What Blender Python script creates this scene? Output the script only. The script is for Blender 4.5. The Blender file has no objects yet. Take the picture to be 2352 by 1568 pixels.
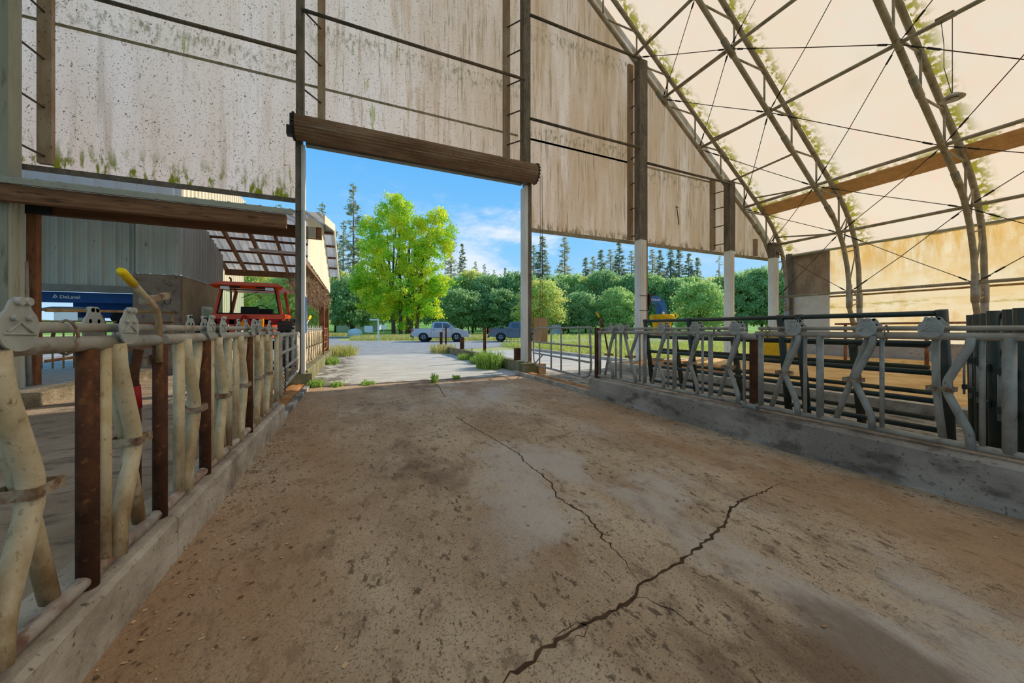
import bpy, math, random
import numpy as np
from mathutils import Vector, Matrix
PI = math.pi
scene = bpy.context.scene
COL = scene.collection
rnd = random.Random(7)

# ------------------------------------------------------------------ materials
def N(nt, t, **kw):
    n = nt.nodes.new(t)
    for k, v in kw.items():
        if k in n.inputs: n.inputs[k].default_value = v
        else: setattr(n, k, v)
    return n

def rgba(c): return (c[0], c[1], c[2], 1.0)

def mat(name, c, c2=None, scale=4.0, stretch=(1, 1, 1), rough=.7, metal=0.0, bump=0.0, bscale=40.0, spots=(),
        coord='obj', trans=0.0, grooves=None, detail=6, lo=.35, hi=.65, spec=.15, bdist=.02, alpha_glass=0, special=None):
    """colour = noise mix of c and c2; spots = [(colour, scale, lo, hi, stretch, strength)] stains laid over it"""
    m = bpy.data.materials.new(name); m.use_nodes = True
    nt = m.node_tree; L = nt.links.new
    b = nt.nodes['Principled BSDF']; out = nt.nodes['Material Output']
    b.inputs['Roughness'].default_value = rough; b.inputs['Metallic'].default_value = metal
    b.inputs['Specular IOR Level'].default_value = spec
    if coord == 'world':
        src = N(nt, 'ShaderNodeNewGeometry').outputs['Position']
    else:
        src = N(nt, 'ShaderNodeTexCoord').outputs['Object']
    def noise(sc, st, det=detail, off=0.0):
        mp = N(nt, 'ShaderNodeMapping'); mp.inputs['Scale'].default_value = st
        mp.inputs['Location'].default_value = (off, off * 1.7, off * .6)
        L(src, mp.inputs['Vector'])
        n = N(nt, 'ShaderNodeTexNoise'); n.inputs['Scale'].default_value = sc; n.inputs['Detail'].default_value = det
        n.inputs['Roughness'].default_value = .62
        L(mp.outputs[0], n.inputs['Vector']); return n.outputs['Fac']
    def ramp(v, lo, hi):
        r = N(nt, 'ShaderNodeMapRange'); r.interpolation_type = 'SMOOTHSTEP'
        r.inputs['From Min'].default_value = lo; r.inputs['From Max'].default_value = hi
        L(v, r.inputs['Value']); return r.outputs['Result']
    def mix(f, a, bb):
        x = N(nt, 'ShaderNodeMix'); x.data_type = 'RGBA'
        L(f, x.inputs['Factor'])
        for s, val in ((6, a), (7, bb)):
            if isinstance(val, tuple): x.inputs[s].default_value = rgba(val)
            else: L(val, x.inputs[s])
        return x.outputs[2]
    def mul(v, k):
        x = N(nt, 'ShaderNodeMath', operation='MULTIPLY'); L(v, x.inputs[0])
        if isinstance(k, (int, float)): x.inputs[1].default_value = k
        else: L(k, x.inputs[1])
        return x.outputs[0]
    colr = None
    if c2 is not None:
        colr = mix(ramp(noise(scale, stretch), lo, hi), tuple(c), tuple(c2))
    for i, s in enumerate(spots):
        sc, ssc, a, bb, st, k = s
        f = mul(ramp(noise(ssc, st, 8, 3.1 + 2.3 * i), a, bb), k)
        colr = mix(f, colr if colr is not None else tuple(c), tuple(sc))
    env = dict(nt=nt, L=L, noise=noise, ramp=ramp, mix=mix, mul=mul, src=src)
    if special: colr = special(env, colr if colr is not None else tuple(c))
    if colr is None or isinstance(colr, tuple):
        b.inputs['Base Color'].default_value = rgba(colr or c)
    else:
        L(colr, b.inputs['Base Color'])
    h = None
    if bump: h = noise(bscale, (1, 1, 1), 4, 9.0)
    if grooves:                                   # (axis vector scale, frequency)
        ax, fr = grooves
        mp = N(nt, 'ShaderNodeMapping'); mp.inputs['Scale'].default_value = ax; L(src, mp.inputs['Vector'])
        w = N(nt, 'ShaderNodeTexWave'); w.inputs['Scale'].default_value = fr; w.wave_profile = 'SIN'
        w.bands_direction = 'X'; w.inputs['Distortion'].default_value = .3
        L(mp.outputs[0], w.inputs['Vector'])
        if h is None: h = w.outputs['Fac']
        else:
            a = N(nt, 'ShaderNodeMath', operation='ADD'); L(h, a.inputs[0]); L(w.outputs['Fac'], a.inputs[1]); h = a.outputs[0]
        bump = bump or .5
    if h is not None:
        bp = N(nt, 'ShaderNodeBump'); bp.inputs['Strength'].default_value = bump; bp.inputs['Distance'].default_value = bdist
        L(h, bp.inputs['Height']); L(bp.outputs[0], b.inputs['Normal'])
    if trans:
        t = N(nt, 'ShaderNodeBsdfTranslucent')
        if colr is None or isinstance(colr, tuple): t.inputs[0].default_value = rgba(colr or c)
        else: L(colr, t.inputs[0])
        ms = N(nt, 'ShaderNodeMixShader'); ms.inputs[0].default_value = trans
        L(b.outputs[0], ms.inputs[1]); L(t.outputs[0], ms.inputs[2]); L(ms.outputs[0], out.inputs['Surface'])
    return m

def mat_glass(name, tint, mixv=.75):
    m = bpy.data.materials.new(name); m.use_nodes = True
    nt = m.node_tree; b = nt.nodes['Principled BSDF']; out = nt.nodes['Material Output']
    b.inputs['Base Color'].default_value = rgba((tint[0] * .2, tint[1] * .2, tint[2] * .2)); b.inputs['Roughness'].default_value = .05
    t = N(nt, 'ShaderNodeBsdfTransparent'); t.inputs[0].default_value = rgba(tint)
    ms = N(nt, 'ShaderNodeMixShader'); ms.inputs[0].default_value = mixv
    nt.links.new(b.outputs[0], ms.inputs[1]); nt.links.new(t.outputs[0], ms.inputs[2]); nt.links.new(ms.outputs[0], out.inputs['Surface'])
    return m

def sx(env, axis):
    s = N(env['nt'], 'ShaderNodeSeparateXYZ'); env['L'](env['src'], s.inputs[0]); return s.outputs[axis]

def band(env, v, lo0, lo1, hi0=None, hi1=None):
    """1 inside lo..hi, smooth edges"""
    a = env['ramp'](v, lo0, lo1)
    if hi0 is None: return a
    i = N(env['nt'], 'ShaderNodeMath', operation='SUBTRACT'); i.inputs[0].default_value = 1.0
    env['L'](env['ramp'](v, hi0, hi1), i.inputs[1])
    return env['mul'](a, i.outputs[0])

def floor_dirt(env, col):
    x = sx(env, 'X'); y = sx(env, 'Y'); nz = env['noise']
    n1 = env['ramp'](nz(1.1, (1, .45, 1), 6, 20.), .36, .62)
    for (a0, a1, b0, b1, k) in ((-1.2, -1.1, -.55, .45, .6), (2.9, 3.5, 4.0, 4.5, .62)):   # sawdust trodden along both kerbs
        f = env['mul'](env['mul'](band(env, x, a0, a1, b0, b1), n1), k)
        col = env['mix'](f, col, (.40, .235, .125))
    f = env['mul'](env['mul'](band(env, y, 7.0, 8.4, 9.6, 10.4), n1), .45)
    col = env['mix'](f, col, (.44, .29, .18))
    f = env['mul'](env['mul'](band(env, x, .5, 1.3, 2.6, 3.4), env['ramp'](nz(.8, (1, .6, 1), 6, 31.), .5, .62)), .75)
    col = env['mix'](f, col, (.52, .47, .43))      # pale scoured middle
    f = env['mul'](env['mul'](band(env, x, -.1, .5, 2.2, 3.0), env['ramp'](nz(.75, (1, .5, 1), 7, 43.), .5, .6)), .7)
    col = env['mix'](f, col, (.15, .098, .066))      # damp dark patches
    return col

def gable_dirt_and_glow(env, col):
    x = sx(env, 'X'); z = sx(env, 'Z')
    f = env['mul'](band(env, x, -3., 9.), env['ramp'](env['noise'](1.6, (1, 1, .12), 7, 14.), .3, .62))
    col = env['mix'](env['mul'](band(env, x, -2., 9.), .62), col, (.80, .54, .37))  # tan growing to the right: dirt plus warm light painted into the colour
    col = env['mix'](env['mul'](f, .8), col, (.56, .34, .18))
    for i_, (sc_, a_, b_, c_, k_) in enumerate(((4.5, .53, .63, (.50, .30, .15), .7), (10, .55, .64, (.34, .22, .12), .65), (17, .57, .64, (.22, .15, .085), .6))):
        f = env['mul'](env['ramp'](env['noise'](sc_, (1, 1, .045), 6, 33. + 7 * i_), a_, b_), env['ramp'](env['noise'](.6, (1, 1, .8), 3, 3. + i_), .38, .6))
        col = env['mix'](env['mul'](env['mul'](f, band(env, x, -6., 3.)), k_), col, c_)
    # algae creeping up from the bottom hem and hanging below the wall pipes
    m = env['ramp'](env['noise'](7, (1, 1, .3), 8, 5.), .47, .6)
    f = env['mul'](env['mul'](band(env, z, 4.7, 4.78, 4.95, 5.7), m), band(env, x, -9, -8, -1.4, 0))
    col = env['mix'](f, col, (.17, .18, .01))
    f = env['mul'](env['mul'](band(env, z, 4.7, 4.78, 4.86, 5.3), m), band(env, x, 4, 5))
    col = env['mix'](f, col, (.2, .13, .06))
    m = env['ramp'](env['noise'](9, (1, 1, .4), 8, 8.), .46, .66)
    for zz, xa, xb_ in ((8.55, -12, -1.3), (9.7, -1.3, 5.1), (8.45, 5.1, 9.8), (11.9, 5.1, 9.8), (7.92, 9.9, 14.8)):
        f = env['mul'](env['mul'](band(env, z, zz - .85, zz - .1, zz, zz + .02), m), .75)
        f = env['mul'](f, band(env, x, xa, xa + .05, xb_ - .05, xb_))
        col = env['mix'](f, col, (.17, .15, .06))
    g = env['mul'](env['ramp'](env['noise'](5.2, (1, 1, .1), 4, 28.), .66, .72), band(env, x, -8, -6, 2.5, 5))
    return env['mix'](env['mul'](g, .7), col, (.27, .29, .03))

def roof_moss(env, col):
    y = sx(env, 'Y'); x = sx(env, 'X')
    m = env['ramp'](env['noise'](5, (1, 1, 1), 9, 4.), .44, .54)
    for yy in (7.75, 4.52, 1.3, 10.5):
        f = env['mul'](band(env, y, yy - .55, yy - .1, yy - .02, yy + .16), m)
        col = env['mix'](env['mul'](f, .95), col, (.25, .215, .0))
    f = env['mul'](band(env, x, 17.1, 17.4, 17.5, 17.7), m)
    return env['mix'](f, col, (.25, .215, .0))

def curtain_tone(env, col):
    z = sx(env, 'Z'); n = env['ramp'](env['noise'](2.2, (1, 1.6, .35), 6, 6.), .35, .62)
    f = env['mul'](env['mul'](band(env, z, 2.9, 4.9), n), .95)  # more orange toward the top, broken up by noise
    col = env['mix'](f, col, (.66, .40, .12))
    f = env['mul'](band(env, z, 2.25, 2.35, 2.45, 2.6), env['ramp'](env['noise'](1.4, (1, .7, 3), 6, 16.), .48, .6))
    return env['mix'](f, col, (.48, .38, .12))
M = {}
M['floor'] = mat('alley_concrete', (.38, .27, .175), (.54, .42, .30), 1.3, (1, .55, 1), rough=.9, bump=.5, bscale=28, coord='world', bdist=.03,
    spots=[((.15, .1, .07), 3.5, .56, .68, (1, .6, 1), .6), ((.58, .5, .42), 34, .6, .68, (1, 1, 1), .5), ((.1, .068, .045), 22, .585, .64, (1, .5, 1), .8), ((.13, .09, .06), 9, .56, .64, (1, .6, 1), .5),
           ((.25, .14, .07), .9, .54, .68, (1, 1, 1), .5), ((.08, .06, .045), 90, .55, .62, (1, 1, 1), .7)], special=floor_dirt, detail=9)
M['crack'] = mat('crack_dirt', (.05, .03, .018), (.1, .06, .035), 9, rough=1)
def apron_dirt(env, col):
    x = sx(env, 'X'); y = sx(env, 'Y')
    f = env['mul'](band(env, x, -1.3, -1.2, -.6, .3), env['ramp'](env['noise'](3, (1, .8, 1), 8, 7.), .4, .56))
    col = env['mix'](env['mul'](f, .85), col, (.11, .09, .06))
    f = env['mul'](band(env, y, 9.6, 9.65, 9.75, 10.1), env['ramp'](env['noise'](2.4, (1, 1, 1), 7, 9.), .42, .6))
    return env['mix'](env['mul'](f, .8), col, (.16, .125, .085))
M['apron'] = mat('weathered_concrete', (.45, .43, .38), (.56, .54, .49), 1.2, (.6, 2, 1), rough=.9, bump=.3, coord='world',
    spots=[((.2, .17, .13), 2.2, .58, .68, (.4, 2.2, 1), .7), ((.12, .1, .07), 9, .62, .7, (.4, 1.6, 1), .7), ((.12, .1, .075), 60, .6, .66, (1, 1, 1), .4)], special=apron_dirt)
M['curb'] = mat('kerb_concrete', (.36, .305, .24), (.58, .52, .44), 2.2, (1, 1, 1.6), rough=.9, bump=.5, bscale=30, coord='world',
    spots=[((.2, .15, .105), 3, .52, .68, (1, 1, 1), .7), ((.8, .78, .72), 5, .68, .73, (1, 3.2, .5), .7), ((.06, .045, .03), 26, .6, .68, (1, 1, 1), .7)])
M['curb_dark'] = mat('damp_kerb_concrete', (.30, .26, .225), (.56, .50, .44), 1.0, (1, .6, 1.2), rough=.85, bump=.5, bscale=30, coord='world',
    spots=[((.1, .075, .06), 2.4, .5, .66, (1, 1, 2), .7), ((.5, .48, .45), 4, .68, .72, (1, 3.5, .3), .75), ((.05, .04, .03), 30, .58, .66, (1, 1, 1), .6)])
M['mossy_curb'] = mat('mossy_concrete', (.27, .24, .16), (.15, .14, .07), 2.2, (1, 1, 1), rough=.95, bump=.5, coord='world',
    spots=[((.16, .17, .04), 3.5, .46, .62, (1, 1, .6), .8), ((.05, .04, .02), 14, .55, .66, (1, 2, .5), .7)])
M['pen'] = mat('scraped_pen_floor', (.27, .2, .14), (.38, .30, .22), 1.0, (1, 1.3, 1), rough=.75, bump=.7, bscale=18, coord='world', bdist=.04,
    spots=[((.12, .09, .062), 3.5, .52, .64, (.8, 1.5, 1), .7), ((.5, .44, .36), 30, .62, .7, (1, 2, 1), .5)])
M['grooved'] = mat('grooved_concrete', (.30, .275, .23), (.4, .37, .32), 1.5, (1, .6, 1), rough=.9, bump=.8, bscale=30, coord='world', grooves=((1, 0, 0), 2.6), bdist=.02,
    spots=[((.07, .055, .035), 5, .5, .6, (2.2, .5, 1), .8), ((.11, .1, .04), 2, .55, .68, (1, 1, 1), .6)])
M['platform'] = mat('grooved_walkway', (.42, .40, .35), (.54, .51, .45), 2, rough=.9, bump=.8, coord='world', grooves=((0, 1, 0), 2.4),
    spots=[((.1, .09, .07), 3.5, .55, .68, (1, 1, 1), .5)])
M['rough_curb'] = mat('rough_cast_concrete', (.33, .27, .185), (.21, .165, .11), 3, rough=.95, bump=1.0, bscale=22, coord='world', bdist=.06,
    spots=[((.08, .06, .035), 8, .55, .66, (1, 1, 1), .7), ((.18, .24, .02), 1.3, .6, .7, (1, 1, 1), .7)])
M['gravel'] = mat('gravel', (.29, .285, .275), (.38, .37, .355), 1.2, (1, 1, 1), rough=.95, bump=.6, bscale=20, coord='world',
    spots=[((.15, .15, .145), 14, .56, .64, (1, 1, 1), .7), ((.3, .33, .12), .5, .62, .72, (1, 2.5, 1), .6)])
M['grass'] = mat('field_grass', (.36, .42, .11), (.6, .57, .25), .25, (1, 1, 1), rough=1, bump=.8, bscale=6, coord='world', bdist=.2,
    spots=[((.45, .42, .2), .16, .52, .66, (1, 1, 1), .6), ((.1, .17, .02), 2.2, .56, .66, (1, 1, 1), .55)])
M['hill'] = mat('woodland_floor', (.16, .33, .05), (.26, .45, .08), .12, rough=1, coord='world', spots=[((.04, .09, .02), .3, .52, .64, (1, 1, 1), .7)])
M['sawdust'] = mat('sawdust', (.68, .40, .15), (.88, .60, .28), 1.6, (1, 1, 1), rough=1, bump=.9, bscale=26, coord='world', bdist=.05,
    spots=[((.5, .28, .12), 2.6, .56, .7, (1, 2, 1), .7), ((.8, .55, .26), 34, .58, .66, (1, 1, 1), .6)])
M['sawdust_side'] = mat('spilled_sawdust', (.36, .165, .06), (.52, .27, .11), 3, rough=1, bump=.9, bscale=40, coord='world', spots=[((.2, .1, .05), 8, .54, .66, (1, 1, 1), .6)])
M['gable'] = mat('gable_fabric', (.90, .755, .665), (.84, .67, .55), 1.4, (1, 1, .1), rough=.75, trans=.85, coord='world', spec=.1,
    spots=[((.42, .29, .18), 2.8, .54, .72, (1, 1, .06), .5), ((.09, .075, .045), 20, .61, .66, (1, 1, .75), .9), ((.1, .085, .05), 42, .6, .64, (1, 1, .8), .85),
           ((.11, .1, .05), 7, .655, .7, (1, 1, .5), .6)], special=gable_dirt_and_glow)
M['roof'] = mat('roof_fabric', (.75, .64, .50), (.77, .62, .465), .5, (1, 1, 1), rough=.8, trans=.62, coord='world', spec=.1,
    spots=[((.82, .58, .46), 2.2, .5, .74, (.5, 1.6, 1), .6), ((.6, .52, .38), .35, .55, .75, (1, 1, 1), .3)], special=roof_moss)
M['roof_pocket'] = mat('fabric_pocket', (.74, .5, .26), (.62, .4, .2), 4, (2.2, 1, 1), rough=.8, trans=.3, coord='world', spots=[((.2, .12, .06), 9, .55, .7, (3, 3, .4), .6)])
M['pocket'] = mat('pole_pocket_fabric', (.43, .33, .235), (.33, .22, .13), 3, (1, 1, .4), rough=.8, trans=.12, coord='world', spots=[((.09, .07, .045), 16, .6, .68, (1, 1, 1), .8)])
M['hem'] = mat('seam_fabric', (.42, .35, .26), (.3, .25, .16), 8, rough=.8, coord='world', trans=.2, spots=[((.16, .17, .04), 8, .5, .65, (1, 1, 1), .6)])
M['curtain'] = mat('side_curtain', (.80, .70, .55), (.78, .58, .33), .9, (1, .5, 1.2), rough=.75, trans=.6, coord='world', spec=.15,
    spots=[((.66, .42, .14), 1.3, .5, .7, (1, 1.6, .8), .6), ((.5, .46, .16), 2.4, .62, .72, (1, .3, 2.6), .5)], special=curtain_tone)
M['board'] = mat('stained_board', (.40, .31, .24), (.27, .2, .14), 2.4, (1, 1, .5), rough=.8, coord='world', trans=.1, spots=[((.13, .09, .06), 10, .58, .68, (1, 1, .5), .7)])
M['board_white'] = mat('white_board', (.68, .68, .68), (.6, .58, .56), 2, rough=.7, coord='world', spots=[((.25, .2, .16), 9, .62, .7, (1, 1, .7), .5)])
M['wall_conc'] = mat('cast_wall_concrete', (.47, .45, .42), (.39, .36, .33), 1.5, rough=.9, bump=.3, coord='world', spots=[((.12, .1, .085), 14, .58, .66, (1, 1, .7), .7), ((.25, .2, .15), 1.4, .55, .7, (1, 1, 1), .5)])
M['truss'] = mat('weathered_galvanised_pipe', (.26, .225, .165), (.37, .33, .255), 3, rough=.55, metal=.35, spots=[((.12, .085, .05), 5, .55, .68, (1, 1, 1), .7)])
M['truss_leg'] = mat('galvanised_leg', (.38, .37, .35), (.3, .275, .24), 3, rough=.5, metal=.4, spots=[((.2, .14, .08), 5, .6, .7, (1, 1, 1), .6)])
M['post'] = mat('weathered_column_steel', (.115, .095, .072), (.185, .155, .12), 5, (1, 1, .3), rough=.75, bump=.3, spots=[((.05, .04, .03), 18, .56, .66, (1, 1, .5), .7)])
M['post_white'] = mat('white_door_track', (.68, .67, .64), (.56, .53, .48), 2, (1, 1, .3), rough=.5, spots=[((.2, .16, .12), 9, .64, .7, (1, 1, .3), .5)])
M['clad'] = mat('green_grey_cladding', (.255, .265, .205), (.34, .335, .26), 2.5, (1, 1, .2), rough=.6, spots=[((.12, .11, .07), 9, .56, .68, (1, 1, .12), .7)])
M['clad_pale'] = mat('pale_cladding', (.5, .49, .41), (.42, .4, .3), 3, (1, 1, .2), rough=.6, spots=[((.22, .21, .08), 8, .58, .68, (1, 1, .1), .7)])
M['rod'] = mat('dark_girt_pipe', (.085, .068, .052), (.14, .11, .08), 4, rough=.6, metal=.3)
M['cable'] = mat('rusty_cable', (.09, .055, .045), (.13, .085, .06), 9, rough=.6, metal=.4)
def muck(env, col):
    z = sx(env, 'Z'); m = env['ramp'](env['noise'](7, (1, 1, .35), 8, 12.), .42, .66)
    i = N(env['nt'], 'ShaderNodeMath', operation='SUBTRACT'); i.inputs[0].default_value = 1.0; env['L'](env['ramp'](z, .05, .75), i.inputs[1])
    return env['mix'](env['mul'](env['mul'](m, i.outputs[0]), .85), col, (.24, .13, .05))
M['galv'] = mat('cream_galvanised_pipe', (.52, .42, .25), (.66, .57, .40), 6, (1, 1, 1), rough=.55, metal=.15, bump=.15, bscale=60,
    spots=[((.26, .175, .08), 5, .54, .7, (1, 1, .5), .65), ((.13, .075, .04), 14, .62, .7, (1, 1, .6), .75), ((.22, .16, .085), 60, .58, .66, (1, 1, .5), .5)], special=muck)
M['galv_rail'] = mat('grey_galvanised_rail', (.46, .425, .37), (.36, .32, .265), 5, rough=.5, metal=.2, bump=.15, bscale=60,
    spots=[((.17, .095, .06), 7, .55, .68, (1, .6, 1), .75), ((.62, .6, .57), 4, .6, .72, (1, .4, 1), .5)])
M['galv_rusty'] = mat('rust_flaked_rail', (.32, .2, .15), (.5, .45, .4), 6, rough=.7, bump=.3, spots=[((.14, .06, .04), 8, .5, .64, (1, .6, 1), .8)])
M['galv_cool'] = mat('cool_galvanised_pipe', (.30, .285, .25), (.40, .385, .35), 7, rough=.5, metal=.25, bump=.12, bscale=70,
    spots=[((.16, .13, .095), 6, .56, .7, (1, 1, .4), .6), ((.2, .11, .06), 16, .64, .7, (1, 1, .5), .7)])
M['plate'] = mat('grey_stamped_plate', (.47, .475, .45), (.39, .39, .36), 8, rough=.55, metal=.2, spots=[((.2, .15, .1), 22, .62, .7, (1, 1, 1), .7), ((.26, .24, .2), 7, .58, .7, (1, 1, 1), .4)])
M['rust'] = mat('rusted_pipe', (.055, .026, .016), (.12, .05, .026), 4.5, rough=.85, bump=.4, bscale=50, spots=[((.22, .09, .035), 6, .54, .66, (1, 1, .5), .8), ((.34, .33, .31), 5, .64, .68, (1, 1, .3), .8), ((.3, .14, .06), 30, .58, .68, (1, 1, 1), .5)])
M['rust_brown'] = mat('brown_painted_post', (.2, .075, .035), (.3, .13, .06), 4, (1, 1, .4), rough=.75, spots=[((.09, .04, .02), 6, .5, .66, (1, 1, .4), .7)])
M['rust_clamp'] = mat('rusty_clamp', (.22, .115, .06), (.38, .33, .25), 16, rough=.75, spots=[((.1, .045, .025), 20, .5, .64, (1, 1, 1), .7)])
M['green'] = mat('dark_green_pipe', (.022, .034, .029), (.035, .046, .036), 3, rough=.4, spec=.5, spots=[((.085, .072, .048), 4, .52, .7, (1, 1, 1), .65)])
M['olive'] = mat('dusty_green_pipe', (.075, .072, .045), (.11, .1, .065), 3, rough=.55, spots=[((.03, .035, .028), 4, .5, .65, (1, 1, 1), .6)])
M['wood_beam'] = mat('rough_sawn_beam', (.27, .14, .075), (.16, .085, .047), 5, (.25, 3, 3), rough=.8, bump=.4, coord='world', spots=[((.38, .26, .16), 7, .6, .7, (.2, 2, 3), .5), ((.05, .027, .015), 7, .56, .66, (.3, 2, 2), .7)])
M['wood_dark'] = mat('dark_timber', (.12, .055, .03), (.18, .085, .045), 3, (.3, 2, 2), rough=.85, coord='world')
M['wood'] = mat('plain_timber', (.3, .185, .095), (.22, .13, .065), 5, (3, 3, .4), rough=.8, coord='world', spots=[((.13, .075, .04), 9, .56, .66, (3, 3, .3), .6)])
M['ply'] = mat('plywood', (.42, .27, .14), (.34, .21, .11), 4, (2, 2, .6), rough=.8)
M['flash'] = mat('grey_flashing', (.35, .35, .29), (.42, .42, .35), 4, (.3, 1, 1), rough=.55, metal=.2, coord='world', spots=[((.14, .13, .09), 14, .56, .66, (.5, 1, 1), .5)])
M['siding'] = mat('grey_ribbed_siding', (.46, .50, .46), (.54, .57, .51), 2, (1, 1, .3), rough=.5, coord='world', spots=[((.055, .06, .045), 7, .62, .7, (1, 1, .3), .8)])
M['siding_light'] = mat('pale_ribbed_siding', (.52, .56, .57), (.45, .49, .49), 2, (1, 1, .3), rough=.5, coord='world', spots=[((.1, .1, .085), 9, .64, .7, (1, 1, .25), .7)])
M['white_siding'] = mat('blue_white_siding', (.80, .88, .96), (.74, .83, .93), 2, (1, 1, .3), rough=.5, coord='world')
M['cream'] = mat('cream_siding', (.78, .71, .55), (.72, .64, .48), 1.5, (1, 1, .3), rough=.5, coord='world')
M['trim_grey'] = mat('grey_trim', (.27, .275, .255), (.22, .225, .2), 3, rough=.5, coord='world')
M['brick'] = mat('block_wainscot', (.25, .19, .15), (.33, .26, .2), 2.5, rough=.9, bump=.3, coord='world', spots=[((.05, .04, .03), 6, .55, .66, (1, 1, 1), .6)])
M['brick_side'] = mat('pale_block_wall', (.44, .365, .245), (.37, .3, .2), 2, rough=.9, bump=.2, coord='world', spots=[((.16, .14, .12), 1.3, .58, .7, (1, 1, 1), .6)])
M['tin'] = mat('galvanised_roofing', (.55, .58, .6), (.42, .44, .46), 2, (2.5, .3, 1), rough=.35, metal=.4, coord='world', trans=.4, spots=[((.32, .25, .18), 3, .6, .7, (2, .4, 1), .5)])
M['blue'] = mat('navy_blue_panel', (.014, .075, .26), (.018, .09, .3), 3, rough=.4)
M['blue_bright'] = mat('bright_blue_paint', (.025, .14, .42), (.03, .17, .5), 5, rough=.4, spots=[((.12, .06, .03), 9, .64, .7, (1, 1, 1), .6)])
M['white'] = mat('white_paint', (.82, .82, .8), rough=.5)
M['lettering'] = mat('white_lettering', (.78, .8, .82), rough=.5)
M['yellow'] = mat('yellow_paint', (.72, .44, .012), (.6, .35, .02), 8, rough=.5, spots=[((.2, .12, .03), 18, .6, .68, (1, 1, 1), .7)])
M['yellow_grip'] = mat('yellow_vinyl_grip', (.86, .62, .015), (.78, .52, .015), 20, rough=.45, spots=[((.12, .085, .02), 46, .62, .68, (1, 1, 1), .8)])
M['bristle'] = mat('yellow_bristle', (.85, .56, .01), (.6, .36, .02), 14, rough=.7, spots=[((.2, .1, .02), 8, .6, .7, (1, 1, 1), .5)])
M['yellow_pipe'] = mat('dirty_yellow_rail', (.5, .34, .13), (.38, .22, .1), 5, rough=.6, spots=[((.2, .09, .05), 6, .5, .66, (1, 1, 1), .7)])
M['orange_pipe'] = mat('rusty_orange_rail', (.34, .17, .085), (.24, .1, .05), 6, rough=.7, spots=[((.45, .32, .18), 9, .56, .66, (1, 1, 1), .6)])
M['red'] = mat('red_tractor_paint', (.85, .085, .012), (.75, .07, .012), 2, rough=.35, spec=.5)
M['orange'] = mat('orange_reflector', (.95, .3, .01), rough=.4)
M['red_dark'] = mat('red_reflector', (.3, .015, .02), rough=.4)
M['red_light'] = mat('tail_lamp_red', (.65, .02, .025), rough=.2, spec=.6)
M['lamp_white'] = mat('clear_lamp', (.8, .8, .8), rough=.2, spec=.6)
M['rubber'] = mat('tyre_rubber', (.03, .028, .026), (.055, .05, .045), 8, rough=.85, bump=.3)
M['rubber_dusty'] = mat('dusty_tyre_rubber', (.13, .12, .105), (.07, .064, .058), 4, rough=.9, bump=.4)
M['black'] = mat('black_plastic', (.018, .018, .018), rough=.6)
M['dark'] = mat('dark_metal', (.05, .048, .045), rough=.5, metal=.5)
M['chrome'] = mat('bright_metal', (.7, .7, .7), rough=.2, metal=.9)
M['silver'] = mat('silver_car_paint', (.42, .46, .5), rough=.25, metal=.35, spec=.6)
M['slate'] = mat('slate_car_paint', (.12, .17, .215), rough=.25, metal=.3, spec=.6)
M['slate_dark'] = mat('dark_slate_paint', (.05, .075, .095), rough=.35, metal=.3)
M['auto_glass'] = mat('tinted_auto_glass', (.035, .07, .1), rough=.06, spec=.8)
M['glass'] = mat_glass('clear_glass', (.86, .97, .93), .93)
M['window_glass'] = mat('window_glass', (.42, .52, .5), rough=.1, spec=.6)
M['straw'] = mat('dry_straw', (.2, .125, .075), (.34, .23, .15), 9, rough=1)
M['bark'] = mat('bark', (.1, .078, .058), (.16, .125, .095), 5, (1, 1, .2), rough=1)
M['pine_bark'] = mat('pine_bark', (.17, .115, .085), (.23, .165, .125), 3, (1, 1, .2), rough=1)
M['pole'] = mat('grey_utility_pole', (.42, .41, .4), (.34, .33, .32), 2, (1, 1, .2), rough=.9)
M['pole_brown'] = mat('brown_utility_pole', (.28, .16, .09), (.2, .12, .07), 2, (1, 1, .2), rough=.9)
M['wire'] = mat('pale_wire', (.45, .5, .52), rough=.5)
def leafmat(name, a, b, t=.35): return mat(name, a, b, .28, rough=.6, trans=t, coord='obj', lo=.4, hi=.6, detail=3, spec=.2)
M['maple'] = leafmat('bright_maple_leaf', (.42, .70, .05), (.85, .86, .06), .55)
M['leaf_a'] = leafmat('mid_green_leaf', (.42, .60, .20), (.55, .72, .26), .55)
M['leaf_b'] = leafmat('deep_green_leaf', (.32, .49, .20), (.42, .60, .24), .55)
M['leaf_c'] = leafmat('yellow_green_leaf', (.80, .76, .22), (.58, .70, .2), .55)
M['needle_a'] = leafmat('dark_needles', (.30, .36, .22), (.42, .46, .28), .5)
M['needle_b'] = leafmat('olive_needles', (.44, .45, .26), (.6, .57, .36), .5)
M['blade'] = mat('grass_blades', (.40, .52, .1), (.68, .66, .24), .9, rough=.7, trans=.4, coord='world', spec=.2)
M['blade_dry'] = mat('dry_grass_blades', (.62, .56, .24), (.46, .5, .13), .8, rough=.8, trans=.4, coord='world', spec=.2)
M['weed'] = mat('weed_leaves', (.28, .46, .08), (.4, .56, .13), 3, rough=.6, trans=.4, coord='world', spec=.2)

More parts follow.
